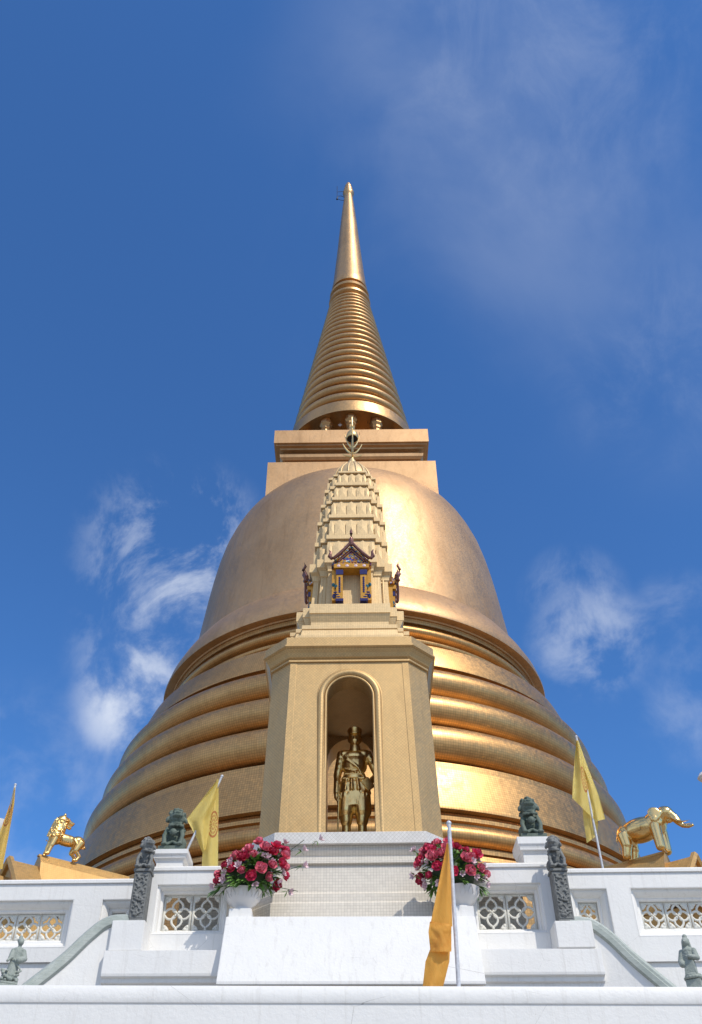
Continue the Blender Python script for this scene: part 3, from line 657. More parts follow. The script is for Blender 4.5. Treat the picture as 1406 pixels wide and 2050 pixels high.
octl('base_lip', [(1.01, 1.36, .932), (1.01, 1.36, 1.08), (1.0, 1.35, 1.088)], mWTileD)
# body walls: battered octagon shell with front and back arches
ZB, ZT = 1.09, 3.83
def hw(z): t = (z-ZB)/(ZT-ZB); return .965-.058*t, 1.262-.058*t
def arch_pts(r, zs, n=18, z0=ZB): return [(-r, z0)] + [(-r*math.cos(PI*i/n), zs + r*math.sin(PI*i/n)) for i in range(n+1)] + [(r, z0)]
def arch_wall(bm, side, r, zs, thick, xin):
    """front (side=-1) or back wall with an arch opening"""
    P = arch_pts(r, zs); n = len(P)
    def outer(p, k):
        if k == 0: return (-hw(ZB)[0], ZB)
        if k == n-1: return (hw(ZB)[0], ZB)
        x, z_ = p
        if z_ <= zs+.001 and abs(abs(x)-r) < 1e-3: return (math.copysign(hw(zs)[0], x), zs)
        a = math.atan2(z_-zs, x); c, s = math.cos(a), math.sin(a); H = ZT-zs; Wd = hw(ZT)[0]
        k_ = min(Wd/abs(c) if abs(c) > 1e-6 else 9, H/s if s > 1e-6 else 9); return (c*k_, zs+s*k_)
    O = [outer(p, k) for k, p in enumerate(P)]
    # insert the true corners
    fi = [bm.verts.new((x, side*hw(z_)[1], z_)) for x, z_ in P]; fo = [bm.verts.new((x, side*hw(z_)[1], z_)) for x, z_ in O]
    bi = [bm.verts.new((x, side*(hw(z_)[1]-thick), z_)) for x, z_ in P]; bo = [bm.verts.new((x, side*(hw(z_)[1]-thick), z_)) for x, z_ in O]
    for i in range(n-1):
        bm.faces.new((fi[i], fi[i+1], fo[i+1], fo[i])); bm.faces.new((bi[i], bo[i], bo[i+1], bi[i+1])); bm.faces.new((fi[i], bi[i], bi[i+1], fi[i+1]))
    # corners not covered by the fan
    for sx in (-1, 1):
        c = (sx*hw(ZT)[0], ZT)
        on_side = max((k for k in range(n) if abs(O[k][0]-sx*hw(ZT)[0]) < .03 and O[k][0]*sx > 0), key=lambda k: O[k][1]); nb = on_side+1 if sx < 0 else on_side-1
        for vs, yy in ((fo, side*hw(ZT)[1]), (bo, side*(hw(ZT)[1]-thick))):
            v = bm.verts.new((c[0], yy, c[1]))
            bm.faces.new((vs[on_side], v, vs[nb]))
def sidewalls(bm, only):
    for sx in (only,):
        a0, b0 = hw(ZB); a1, b1 = hw(ZT); t = .30
        lo = [(sx*a0, -b0, ZB), (sx*b0, -a0, ZB), (sx*b0, a0, ZB), (sx*a0, b0, ZB), (sx*(a0), b0-t, ZB), (sx*(b0-t), a0-.1, ZB), (sx*(b0-t), -a0+.1, ZB), (sx*a0, -b0+t, ZB)]
        hi = [(sx*a1, -b1, ZT), (sx*b1, -a1, ZT), (sx*b1, a1, ZT), (sx*a1, b1, ZT), (sx*(a1), b1-t, ZT), (sx*(b1-t), a1-.1, ZT), (sx*(b1-t), -a1+.1, ZT), (sx*a1, -b1+t, ZT)]
        loft(bm, [lo, hi])
b = bmesh.new(); arch_wall(b, -1, .338, 3.215, .32, .6); build('front_wall', b, mShr, SH)
b = bmesh.new(); arch_wall(b, 1, .385, 3.18, .50, .6); build('back_wall', b, mShr, SH)
for sx_ in (-1, 1): b = bmesh.new(); sidewalls(b, sx_); build('side_wall', b, mShr, SH)
b = bmesh.new()      # ceiling
box(b, -.9, .9, -.93, .75, 3.60, 3.825); build('ceiling', b, mShr, SH)
def archtube(r0, zs, y, rad, name, fl=(1, 1)):
    b = bmesh.new(); pts = [(x, y, z_) for x, z_ in arch_pts(r0, zs, 30)]; 
    # extra points so the straight legs stay straight
    tube(b, [pts[0], (pts[0][0], y, ZB+.5)] + pts[1:-1] + [(pts[-1][0], y, ZB+.5), pts[-1]], rad, 12, fl, Vector((0, 1, 0))); return build(name, b, mShr, SH, 50)
archtube(.425, 3.215, -1.215, .052, 'arch_moulding'); archtube(.355, 3.215, -1.225, .018, 'arch_moulding'); archtube(.480, 3.215, -1.205, .018, 'arch_moulding')
# corner pilaster strips
for sx in (-1, 1):
    b = bmesh.new()
    for k in (0,):
        lo, hi = hw(ZB), hw(ZT)
        loft(b, [[(sx*(w_[0]-.10), -w_[1]-.003, z_), (sx*(w_[0]-.095), -w_[1]-.006, z_), (sx*(w_[0]+.0), -w_[1]-.006, z_), (sx*(w_[0]+.01), -w_[1]+.02, z_), (sx*(w_[0]-.10), -w_[1]+.02, z_)] for w_, z_ in ((lo, ZB), (hi, ZT))])
    build('corner_strip', b, mShr, SH)
octl('canopy', [(.90, 1.20, 3.832), (.93, 1.23, 3.84), (.93, 1.23, 3.87), (.915, 1.215, 3.89), (.93, 1.25, 3.91), (.95, 1.28, 3.97), (.97, 1.32, 4.02), (.965, 1.315, 4.03), (.99, 1.35, 4.05), (.99, 1.35, 4.075), (.97, 1.33, 4.09), (.97, 1.33, 4.22), (.96, 1.31, 4.232)], mShr)

def red(D, w, z, dx=0):
    s = (D-w)/2
    q = [(w, D), (w, D-s), (D-s, D-s), (D-s, w), (D, w)]
    pts = q + [(x, -y) for x, y in q[::-1]] + [(-x, -y) for x, y in q] + [(-x, y) for x, y in q[::-1]]
    return [(x+dx, y, z) for x, y in pts[::-1]]
def redl(name, spec, mat=mShrT, par=None):
    b = bmesh.new(); loft(b, [red(*s) for s in spec]); return build(name, b, mat, par or SH)
lean = lambda z: .0+ (z-4.2)*.0175
redl('tower_plinth', [(D, w, z, lean(z)) for D, w, z in [(1.04, .84, 4.234), (1.04, .84, 4.46), (.99, .79, 4.48), (.96, .765, 4.62), (.975, .775, 4.63), (.975, .775, 4.70), (.92, .71, 4.715), (.86, .66, 4.74), (.83, .64, 4.80), (.83, .64, 4.86), (.86, .655, 4.93), (.885, .665, 4.99), (.90, .67, 5.0), (.90, .67, 5.18), (.885, .66, 5.195)]])
redl('tower_body', [(D, w, z, lean(z)) for D, w, z in [(.73, .44, 5.197), (.73, .44, 5.25), (.69, .41, 5.29), (.655, .385, 6.04), (.68, .40, 6.06), (.68, .40, 6.10), (.70, .41, 6.16), (.72, .45, 6.20), (.735, .46, 6.21), (.735, .46, 6.39), (.72, .45, 6.40)]])
for sx in (-1, 1):
    for x_, y_ in ((sx*.315, -.70), (sx*.47, -.575), (sx*.56, -.49)):
        for dx_ in (-.028, .028):
            b = bmesh.new(); tube(b, [(x_+dx_+lean(5.3), y_+.03, 5.2), (x_*.97+dx_+lean(6.0), y_+.065, 6.05)], .014, 6); build('colonette', b, mShrT, SH, 50)
# tiers: (z0, z1 wall, z2 band) front half-widths and D
def leaf(bm, x, y, z, w, h, ax, dx):
    """pointed antefix on face ax (0 front,1 right,2 back,3 left)"""
    pr = [(-w, 0), (w, 0), (w*.98, h*.76), (0, h), (-w*.98, h*.76)]
    R_ = Matrix.Rotation(ax*PI/2, 3, 'Z')
    f = [bm.verts.new(R_ @ Vector((x+a, y-.020, z+c)) + Vector((dx, 0, 0))) for a, c in pr]; k = [bm.verts.new(R_ @ Vector((x+a*1.05, y+.03, z+c)) + Vector((dx, 0, 0))) for a, c in pr]; c_ = bm.verts.new(R_ @ Vector((x, y-.026, z+h*.45)) + Vector((dx, 0, 0)))
    for i in range(5): j = (i+1) % 5; bm.faces.new((f[i], f[j], c_)); bm.faces.new((k[i], k[j], f[j], f[i]))
TI = [(6.402, 6.79, 6.92, .685, .455, .66, .44), (6.922, 7.33, 7.44, .655, .43, .63, .412), (7.442, 7.82, 7.93, .61, .395, .585, .365), (7.932, 8.26, 8.37, .555, .35, .525, .31), (8.372, 8.66, 8.74, .495, .29, .46, .262)]
for z0, z1, z2, D0, w0, D1, w1 in TI:
    b = bmesh.new(); loft(b, [red(D, w, z, lean(z)) for D, w, z in [(D0-.035, w0-.02, z0), (D1-.035, w1-.02, z1), (D1-.05, w1-.02, z1+.005), (D1-.05, w1-.02, z1+.02), (D1-.005, w1, z1+.022), (D1+.004, w1+.006, z1+.03), (D1+.004, w1+.006, z2-.01), (D1-.008, w1-.004, z2)]])
    h = (z1-z0)*.92
    for ax in range(4):
        nl = 5; ww = 2*w0/4.2
        for i in (-1, 0, 1): leaf(b, i*ww, -(D0-.035), z0+.003, ww*.475, h, ax, lean(z0))
        for sx in (-1, 1): leaf(b, sx*1.74*ww, -(D0-.035), z0+.003, ww*.24, h*.93, ax, lean(z0))
        s = (D0-w0)/2
        for sx in (-1, 1): leaf(b, sx*(w0+s*.5-.01), -(D0-s-.03), z0+.003, s*.42, h*.95, ax, lean(z0))
    build('tower_tier', b, mShrT, SH)
redl('tower_cap', [(D, w, z, lean(z)) for D, w, z in [(.43, .24, 8.742), (.42, .24, 8.77)]])
cp = lathe('lotus_cap', [(.41, 8.772), (.405, 8.84), (.38, 8.94), (.335, 9.05), (.27, 9.16), (.19, 9.26), (.12, 9.35), (.08, 9.41), (.08, 9.45), (.05, 9.49), (.04, 9.54)], mShrT, SH, 16, 25, (lean(9), 0, 0))
b = bmesh.new()
for i in range(16):
    t = 2*PI*(i+.5)/16; tube(b, [(.415*math.cos(t), .415*math.sin(t), 8.78), (.39*math.cos(t), .39*math.sin(t), 8.93), (.335*math.cos(t), .335*math.sin(t), 9.06), (.20*math.cos(t), .20*math.sin(t), 9.26)], .020, 6)
build('petal_rib', b, mShrT, cp, 60)
# finial: rod with upturned branches and an inverted bell crown
fx = lean(9.5)
b = bmesh.new(); tube(b, [(fx, 0, 9.44), (fx, 0, 10.80)], .021, 8); fin = build('finial', b, mFinial, SH, 50)
b = bmesh.new()
for q_ in range(4):
    t = q_*PI/2+.05; c, s = math.cos(t), math.sin(t)
    for zz, L_, up in ((9.60, .20, .07), (9.70, .20, .28), (9.88, .155, .36)):
        pts = [(fx+c*L_*u*(1.0 if zz < 9.85 else 1), s*L_*u, zz + up*(u**2.0) + (.03*math.sin(u*9) if zz < 9.6 else 0)) for u in [0, .25, .5, .75, 1.0]]
        if zz > 9.8: pts += [(fx+c*L_*.98, s*L_*.98, zz+up+.10)]
        tube(b, pts, [.021, .020, .018, .014, .010]+([.006] if zz > 9.8 else []), 6)
build('branch', b, mFinial, fin, 50)
lathe('bell_crown', [(.118, 10.140), (.132, 10.160), (.125, 10.220), (.105, 10.300), (.07, 10.360), (.03, 10.400), (.03, 10.460), (.05, 10.490), (.02, 10.540), (.012, 10.750), (.004, 10.850)], mFinial, fin, 24, 50, (fx, 0, 0))
lathe('bell_mouth_shade', [(.110, 10.137), (.110, 10.145)], mMouthShade, fin, 24, 50, (fx, 0, 0))  # flat black disc paints the shaded hollow of the bell

# little coloured gables on the tower
def gable(par, ax, dx):
    g = empty('gable_porch', (0, 0, 0), 0); g.parent = par; g.location = (dx+.02, 0, 5.25-5.22*.86); g.rotation_euler = (0, 0, ax*PI/2); g.scale = (1, 1, .86)
    y = -.86 if ax == 0 else -.74
    def part(name, fn, mat, sm=None): b = bmesh.new(); fn(b); o = build(name, b, mat, g, sm); return o
    for sx in (-1, 1):
        part('pilaster', lambda b: box(b, sx*.205-.055, sx*.205+.055, y-.02, y+.20, 5.28, 6.02), mOrange)
        part('pilaster', lambda b: box(b, sx*.30-.035, sx*.30+.035, y+.02, y+.20, 5.28, 6.04), mOrange)
        def trim(b):
            box(b, sx*.205-.065, sx*.205+.065, y-.035, y+.08, 5.22, 5.278); box(b, sx*.205-.062, sx*.205+.062, y-.03, y+.08, 5.88, 6.00)
            for k in range(8): ball(b, (sx*.205, y-.022, 5.45+k*.05), (.022, .010, .024), None, 6)
            for k in range(3): ball(b, (sx*(.225+.025*k), y-.015-.0*k, 5.33+.055*k), (.04, .012, .02), None, 6)
            ball(b, (sx*.30, y+.018, 5.38), (.032, .012, .06), None, 6)
        part('glass_inlay', trim, mBlue, 60)
        part('glass_inlay', lambda b: (ball(b, (sx*.255, y-.0, 5.60), (.04, .03, .05), None, 4), ball(b, (sx*.31, y+.02, 5.66), (.03, .03, .05), None, 4)), mTeal)
    part('lintel', lambda b: box(b, -.30, .30, y-.05, y+.20, 6.03, 6.13), mOrange)
    for x_ in (-.22, -.075, .075, .22): part('glass_inlay', lambda b: ball(b, (x_, y-.052, 6.08), (.030, .010, .032), None, 4), mPale)
    part('niche_back', lambda b: box(b, -.15, .15, y+.165, y+.18, 5.22, 6.03), mShrT)
    part('lintel', lambda b: box(b, -.345, .345, y-.02, y+.12, 6.132, 6.19), mMosaic)
    for sx in (-1, 1):      # barge boards, two nested
        for (o_, wd, yy, mt) in ((0, .052, y-.09, mBar), (.075, .035, y-.05, mMosaic), (.13, .04, y-.02, mBar)):
            pts = [(sx*(.0), yy, 6.66-o_*1.2), (sx*.10, yy, 6.50-o_*1.0), (sx*.20, yy, 6.36-o_*.8), (sx*(.30-o_*.6), yy, 6.24-o_*.25), (sx*(.345-o_*.8), yy, 6.235-o_*.2), (sx*(.37-o_*.9), yy, 6.30-o_*.2)]
            part('barge_board', lambda b: tube(b, pts, [wd*.7, wd*.7, wd*.75, wd*.7, wd*.5, .01], 8, (.8, 1.0), Vector((0, 1, 0))), mt, 40)
        part('horn', lambda b: tube(b, [(sx*.33, y-.05, 6.26), (sx*.375, y-.06, 6.31), (sx*.36, y-.08, 6.40), (sx*.385, y-.09, 6.46)], [.034, .04, .024, .006], 6), mBar, 40)
    part('roof', lambda b: loft(b, [[(-.33, yy, 6.20), (.33, yy, 6.20), (.13, yy, 6.40), (0, yy, 6.62), (-.13, yy, 6.40)] for yy in (y-.02, y+.22)]), mMosaic)
    part('apex_finial', lambda b: tube(b, [(0, y-.08, 6.58), (0, y-.13, 6.70), (0, y-.15, 6.82), (0, y-.11, 6.92), (0, y-.13, 7.02)], [.045, .04, .028, .026, .005], 8), mBar, 50)
    return g
for ax in range(4): gable(SH, ax, lean(5.8))

# ------------------------------------------------------------------ man's statue in the niche
SP = Vector((.0075, 10.37, 4.8+K*1.09))
stt = empty('statue', SP, 0, .913); tag(stt, 'gold statue of a standing man in cap and jacket inside the arched niche', 'statue')
P = []
# legs and baggy trousers
for s, fxx in ((-1, -.115), (1, .10)):
    P += [('c', (s*.09, .0, .96), (fxx*1.0, -.02, .66), .125, .118), ('c', (fxx, -.02, .66), (fxx*.95, -.02, .52), .112, .075), ('c', (fxx*.95, -.01, .52), (fxx*.95, .01, .36), .062, .058), ('c', (fxx*.95, .01, .36), (fxx*1.0, .02, .09), .056, .040), ('c', (fxx, .02, .06), (fxx*1.3, -.17, .04), .045, .038)]
P += [('e', (0, 0, .95), (.18, .125, .13))]
# torso, jacket skirt
P += [('e', (0, 0, 1.12), (.155, .105, .14)), ('e', (0, 0, 1.30), (.175, .115, .16)), ('e', (0, .01, 1.42), (.19, .105, .09)), ('c', (-.13, 0, 1.45), (.14, 0, 1.45), .075, .075), ('e', (0, 0, 1.0), (.185, .12, .10))]
P += [('c', (0, .01, 1.46), (.005, -.005, 1.60), .062, .058)]
# arms
P += [('c', (-.175, .0, 1.45), (-.225, .03, 1.17), .062, .054), ('c', (-.225, .03, 1.17), (-.235, -.04, .90), .052, .042)]
P += [('c', (.185, .0, 1.45), (.305, .04, 1.18), .062, .052), ('c', (.305, .04, 1.18), (.205, -.13, 1.0), .05, .040)]
# right hand hanging round a cane head
P += [('e', (-.235, -.06, .84), (.034, .045, .05))]
for k in range(4): P += [('c', (-.235, -.095+.022*k, .82), (-.215, -.10+.022*k, .755-.006*abs(k-1.5)), .0105, .009), ('c', (-.215, -.10+.022*k, .755), (-.195, -.09+.022*k, .775), .009, .008)]
P += [('c', (-.21, -.09, .85), (-.19, -.115, .80), .012, .010)]
# left hand holding book at the hip
P += [('e', (.20, -.155, .975), (.045, .03, .045))]
for k in range(4): P += [('c', (.215-.012*k, -.165, .985-.018*k), (.165-.010*k, -.215, .965-.020*k), .0105, .009)]
P += [('c', (.18, -.16, 1.0), (.145, -.185, .985), .012, .010)]
# head with face
hx, hz = .012, 1.672
P += [('e', (hx, -.005, hz+.02), (.090, .10, .10)), ('e', (hx, -.035, hz-.04), (.076, .070, .060)), ('e', (hx, -.10, hz-.008), (.015, .022, .026)), ('c', (hx, -.085, hz+.03), (hx, -.105, hz-.008), .010, .013), ('e', (hx, -.088, hz-.045), (.027, .014, .007)), ('e', (hx, -.085, hz-.058), (.022, .014, .007)),
      ('e', (hx, -.072, hz-.082), (.025, .02, .016)), ('e', (hx-.03, -.078, hz+.022), (.016, .012, .009)), ('e', (hx+.03, -.078, hz+.022), (.016, .012, .009)), ('c', (hx-.05, -.075, hz+.045), (hx-.01, -.092, hz+.043), .007, .007), ('c', (hx+.05, -.075, hz+.045), (hx+.01, -.092, hz+.043), .007, .007),
      ('e', (hx-.045, -.06, hz-.012), (.018, .018, .015)), ('e', (hx+.045, -.06, hz-.012), (.018, .018, .015)), ('e', (hx-.082, .01, hz-.0), (.014, .022, .036), (0, -.2, 0)), ('e', (hx+.082, .01, hz-.0), (.014, .022, .036), (0, .2, 0))]
rnd = random.Random(2)
# cloth folds
for k in range(7): x = -.055+.018*k; P.append(('c', (x, -.112, .97), (x*1.2, -.125, .70), .009, .008))
for s in (-1, 1):
    for k in range(6): a = -1.2+.45*k; P.append(('c', (s*.10+.11*math.sin(a), -.02-.10*math.cos(a), .86), (s*.108+.075*math.sin(a), -.02-.075*math.cos(a), .56), .014, .008))
for p0, p1 in (((-.12, -.09, 1.40), (.03, -.115, 1.24)), ((.03, -.115, 1.24), (.14, -.10, 1.06)), ((-.10, -.095, 1.34), (.06, -.12, 1.20)), ((-.13, -.085, 1.22), (.02, -.115, 1.16)), ((-.13, -.085, 1.14), (.10, -.115, 1.12)), ((-.15, -.08, 1.08), (.13, -.11, 1.07))): P.append(('c', p0, p1, .014, .011))
for k in range(6):
    z_ = 1.40-.075*k; P.append(('c', (-.215-.006*k, -.045, z_), (-.175-.01*k, -.055, z_-.03), .006, .005)); P.append(('c', (.20+.02*k, -.045, z_), (.235+.015*k, -.05, z_-.035), .006, .005))
for k in range(8): t = PI+PI*k/7; P.append(('c', (.165*math.cos(t), .105*math.sin(t), 1.06), (.20*math.cos(t+.05), .135*math.sin(t+.05), .91), .018, .020))
bd = sculpt('body', P, .0075, mStatue, stt, 2, seg=18)
b = bmesh.new()
loft(b, [[(hx+r*math.cos(2*PI*i/28), -.002+r*1.1*math.sin(2*PI*i/28), z_ + .0) for i in range(28)] for r, z_ in ((.083, 1.715), (.088, 1.72), (.088, 1.752), (.084, 1.757), (.098, 1.80), (.100, 1.815), (.085, 1.832), (.03, 1.84))])
loft(b, [[(hx+.074*math.cos(t)*k, -.088-.055*math.sin(t)*k, zz) for t in [PI*i/12 for i in range(13)]] for k, zz in ((1, 1.712), (1.02, 1.722))])
build('cap', b, mStatue, stt, 50)
b = bmesh.new(); box(b, -.075, .075, -.02, .02, -.055, .055); bk = build('book', b, mPolish, stt, bevel=.004); bk.location = (.175, -.205, .935); bk.rotation_euler = (.2, .9, .3)
b = bmesh.new(); tube(b, [(-.205, -.10, .83), (-.215, -.115, .4), (-.22, -.125, .0)], .012, 8); ball(b, (-.205, -.10, .84), .02); build('cane', b, mStatue, stt, 50)
b = bmesh.new()
loft(b, [[(r*1.0*math.cos(2*PI*i/24)*.165, .112*r*math.sin(2*PI*i/24)-.004, z_) for i in range(24)] for r, z_ in ((1.0, 1.075), (1.05, 1.08), (1.05, 1.115), (1.0, 1.12))]); build('belt', b, mStatue, stt, 40)
b = bmesh.new(); loft(b, [[(hx+r*math.cos(2*PI*i/20), -.0+r*math.sin(2*PI*i/20), z_) for i in range(20)] for r, z_ in ((.078, 1.475), (.080, 1.49), (.070, 1.575), (.062, 1.58))]); build('collar', b, mStatue, stt, 40)

# ------------------------------------------------------------------ gold porch roofs with animals
def porch(px, py, dirx, label):
    S0 = at(px, py, 17.4); g = empty('porch_roof', S0, 0); tag(g, label, 'roof', 'gold gabled porch roofs beside the stupa')
    g.rotation_euler = (0, 0, math.atan2(.62, .785*dirx))      # local +X runs inwards to the stupa
    def prism(name, x0, x1, zr, hw_, drop, ov=.0):
        b = bmesh.new(); pr = [(-hw_, -drop), (-hw_*ov, -.15), (-.07, -.02), (-.05, 0), (.05, 0), (.07, -.02), (hw_*ov, -.15), (hw_, -drop), (hw_, -drop-.14), (-hw_, -drop-.14)]
        loft(b, [[(x, y_, z_+zr) for y_, z_ in pr] for x in (x0, x1)]); return build(name, b, mPorch, g)
    prism('upper_roof', 0, 1.9, 0, .42, 1.0, .40); prism('middle_roof', -.50, -.002, -.20, .75, .70, .28); prism('lower_roof', -1.05, -.502, -.52, .65, .60, .28)
    for x, zr, w_, dr in ((-.53, -.20, .78, .72), (-1.08, -.52, .68, .62)):
        b = bmesh.new()
        for s in (-1, 1): tube(b, [(x, 0, zr+.03), (x, s*w_*.5, zr-dr*.45), (x, s*w_, zr-dr)], .07, 6)
        build('barge_board', b, mPorch, g, 40)
        b = bmesh.new(); loft(b, [[(xx, -w_*.75, zr-dr*.9), (xx, w_*.75, zr-dr*.9), (xx, 0, zr-.16)] for xx in (x+.02, x+.04)]); build('pediment', b, mPorch, g)
    b = bmesh.new(); box(b, -1.0, 1.9, -.40, .40, 4.36-S0.z, -1.15); build('porch_wall', b, mPorch, g)
    b = bmesh.new(); box(b, -.02, 1.9, -.045, .045, 0.002, .035); build('ridge', b, mPorch, g)
    return S0, g
SL0, gl = porch(78, 1715, 1, 'gold mosaic gabled porch roof at far left under the gold lion')
SR0, gr = porch(1333, 1708, -1, 'gold mosaic gabled porch roof at far right under the gold elephant')

# gold lion, faces outwards (left) and looks back
ln = empty('lion_statue', SL0+Vector((.47*.785, .47*.62, .035))); ln.rotation_euler = (0, 0, math.atan2(.62, .785)+PI); tag(ln, 'shiny gold lion with scaly mane standing on the left gold roof', 'lion statue')
P = []      # local +X = forward (outwards)
P += [('e', (.0, 0, .56), (.36, .15, .16)), ('e', (.27, 0, .60), (.19, .175, .23)), ('e', (-.30, 0, .56), (.18, .17, .19)), ('c', (.27, 0, .66), (.22, .0, .98), .205, .165), ('e', (.19, 0, 1.06), (.155, .145, .15))]
P += [('e', (.09, 0, 1.09), (.10, .10, .085)), ('c', (.05, 0, 1.06), (-.05, 0, 1.035), .085, .065), ('c', (.10, 0, .95), (-.02, 0, .92), .07, .05), ('e', (-.10, 0, 1.06), (.03, .045, .028))]
for s in (-1, 1):
    P += [('e', (.19, s*.10, 1.20), (.035, .03, .045)), ('e', (.05, s*.065, 1.13), (.022, .022, .02)),
          ('c', (.30, s*.11, .56), (.38, s*.12, .28), .10, .062), ('c', (.38, s*.12, .28), (.43, s*.12, .05), .056, .046), ('e', (.465, s*.12, .035), (.08, .055, .04)),
          ('c', (-.32, s*.11, .50), (-.24, s*.12, .30), .125, .07), ('c', (-.24, s*.12, .30), (-.36, s*.12, .16), .06, .044), ('c', (-.36, s*.12, .16), (-.30, s*.12, .04), .044, .04), ('e', (-.26, s*.12, .035), (.07, .05, .038))]
rnd = random.Random(8)
for k in range(120):
    zz = rnd.uniform(.48, 1.08); a = rnd.uniform(-2.2, 2.2); r_ = .215 - .05*max(0, (zz-.66)/.4); cx_ = .28-.06*(zz-.5)/.5
    P.append(('e', (cx_+r_*math.cos(a), r_*math.sin(a), zz), (.018, .018, .026)))
for k in range(5): P.append(('c', (.12-.05*k, -.13, .56), (.10-.05*k, -.135, .44), .014, .010)); P.append(('c', (.12-.05*k, .13, .56), (.10-.05*k, .135, .44), .014, .010))
P.append(('t', [(-.44, 0, .56), (-.50, .02, .46), (-.42, .12, .40), (-.25, .16, .45), (-.12, .15, .60), (-.06, .06, .68), (-.05, 0, .69)], [.035, .03, .024, .022, .02, .02, .02]))
P = [(p[0], *p[1:]) for p in P]; sculpt('body', P, .0105, mLionGold, ln, 3, seg=22); ln.scale = (.80, .74, .71)
# gold elephant, faces outwards (right)
el = empty('elephant_statue', SR0+Vector((-.20*.785, .20*.62, .035))); el.rotation_euler = (0, 0, math.atan2(-.62, .785)); tag(el, 'shiny gold elephant with trunk stretched forward on the right gold roof', 'elephant statue')
P = [('e', (-.20, 0, .74), (.50, .32, .34)), ('e', (.15, 0, .80), (.26, .27, .33)), ('e', (-.56, 0, .68), (.24, .28, .32)), ('c', (.22, 0, .86), (.42, 0, .98), .20, .17), ('e', (.44, 0, 1.0), (.19, .18, .20)), ('e', (.42, -.05, 1.12), (.11, .08, .07)), ('e', (.42, .05, 1.12), (.11, .08, .07)), ('e', (.55, 0, .88), (.11, .11, .13)),
     ('t', [(.54, 0, .94), (.64, 0, .80), (.70, 0, .66), (.78, 0, .54), (.90, 0, .48), (1.02, 0, .49)], [.12, .10, .08, .06, .048, .036]), ('e', (.50, 0, .78), (.09, .07, .07))]
for s in (-1, 1):
    P += [('c', (.20, s*.17, .64), (.22, s*.175, .06), .14, .105), ('c', (-.58, s*.17, .60), (-.55, s*.175, .34), .17, .125), ('c', (-.55, s*.175, .34), (-.60, s*.175, .06), .125, .10), ('e', (.23, s*.155, .04), (.10, .095, .045)), ('e', (-.61, s*.155, .04), (.10, .09, .045)),
          ('e', (.28, s*.25, .96), (.15, .03, .19), (0, -.25, s*-.4)), ('e', (.25, s*.28, .82), (.08, .026, .12), (0, -.3, s*-.3)), ('e', (.56, s*.11, 1.0), (.03, .02, .025)),
          ('t', [(.60, s*.07, .80), (.72, s*.10, .66), (.84, s*.10, .60), (1.0, s*.08, .60)], [.033, .028, .022, .008])]
P.append(('t', [(-.78, 0, .80), (-.84, 0, .64), (-.82, 0, .40), (-.80, 0, .22)], [.03, .022, .016, .02]))
sculpt('body', P, .014, mElGold, el, 9, seg=28); el.scale = (.85, .85, .70)

# ------------------------------------------------------------------ flags
def flag(Y, strips, mat, pole, label, cloth_name='cloth', tip=.012, prad=.014):
    p0, p1 = at(*pole[0], Y+.03), at(*pole[1], Y+.03); base = p1.copy(); dirv = (p1-p0).normalized()
    zb = pole[2]; base = p1 + dirv*((p1.z-zb)/-dirv.z if dirv.z < 0 else 0)
    g = empty('flag', base); tag(g, label, 'flag', 'yellow cloth flags on white poles')
    b = bmesh.new(); tube(b, [p0-base, p1-base, (0, 0, 0)], prad, 10); ball(b, p0-base, prad*1.35, None, 10); build('pole', b, mPole, g, 50)
    b = bmesh.new(); uvl = b.loops.layers.uv.new('UVMap')
    for si, (rows, amp, nf, dy, u0, u1) in enumerate(strips):
        NU = 26; NR = []
        for k in range(len(rows)-1):
            m_ = 7
            for j in range(m_ + (1 if k == len(rows)-2 else 0)):
                t = j/m_; NR.append([a+(c-a)*t for a, c in zip(rows[k], rows[k+1])])
        grid = []; n_ = len(NR)
        for r, (yl, xl, yr, xr) in enumerate(NR):
            v_ = r/(n_-1); line = []
            for i in range(NU+1):
                u = i/NU; x = xl+(xr-xl)*u; y_ = yl+(yr-yl)*u
                f = amp*(.35+.65*min(1, v_*2.2))*math.sin(u*nf*PI*2 + v_*1.3+si) + amp*.35*math.sin(u*nf*5.1+v_*5+si*2) + amp*.3*noise.noise(Vector((u*4, v_*5, si*3)))
                line.append((b.verts.new(at(x, y_, Y+dy+f)-base), (u0+(u1-u0)*u, 1-v_)))
            grid.append(line)
        for r in range(n_-1):
            for i in range(NU):
                q = (grid[r][i], grid[r+1][i], grid[r+1][i+1], grid[r][i+1]); f = b.faces.new([k[0] for k in q])
                for lp, k in zip(f.loops, q): lp[uvl].uv = k[1]
    bmesh.ops.solidify(b, geom=list(b.faces), thickness=.003)
    me = bpy.data.meshes.new(cloth_name); b.to_mesh(me); b.free(); link(cloth_name, me, mat, g, 70); return g
YEL = (1.0, .86, .34)
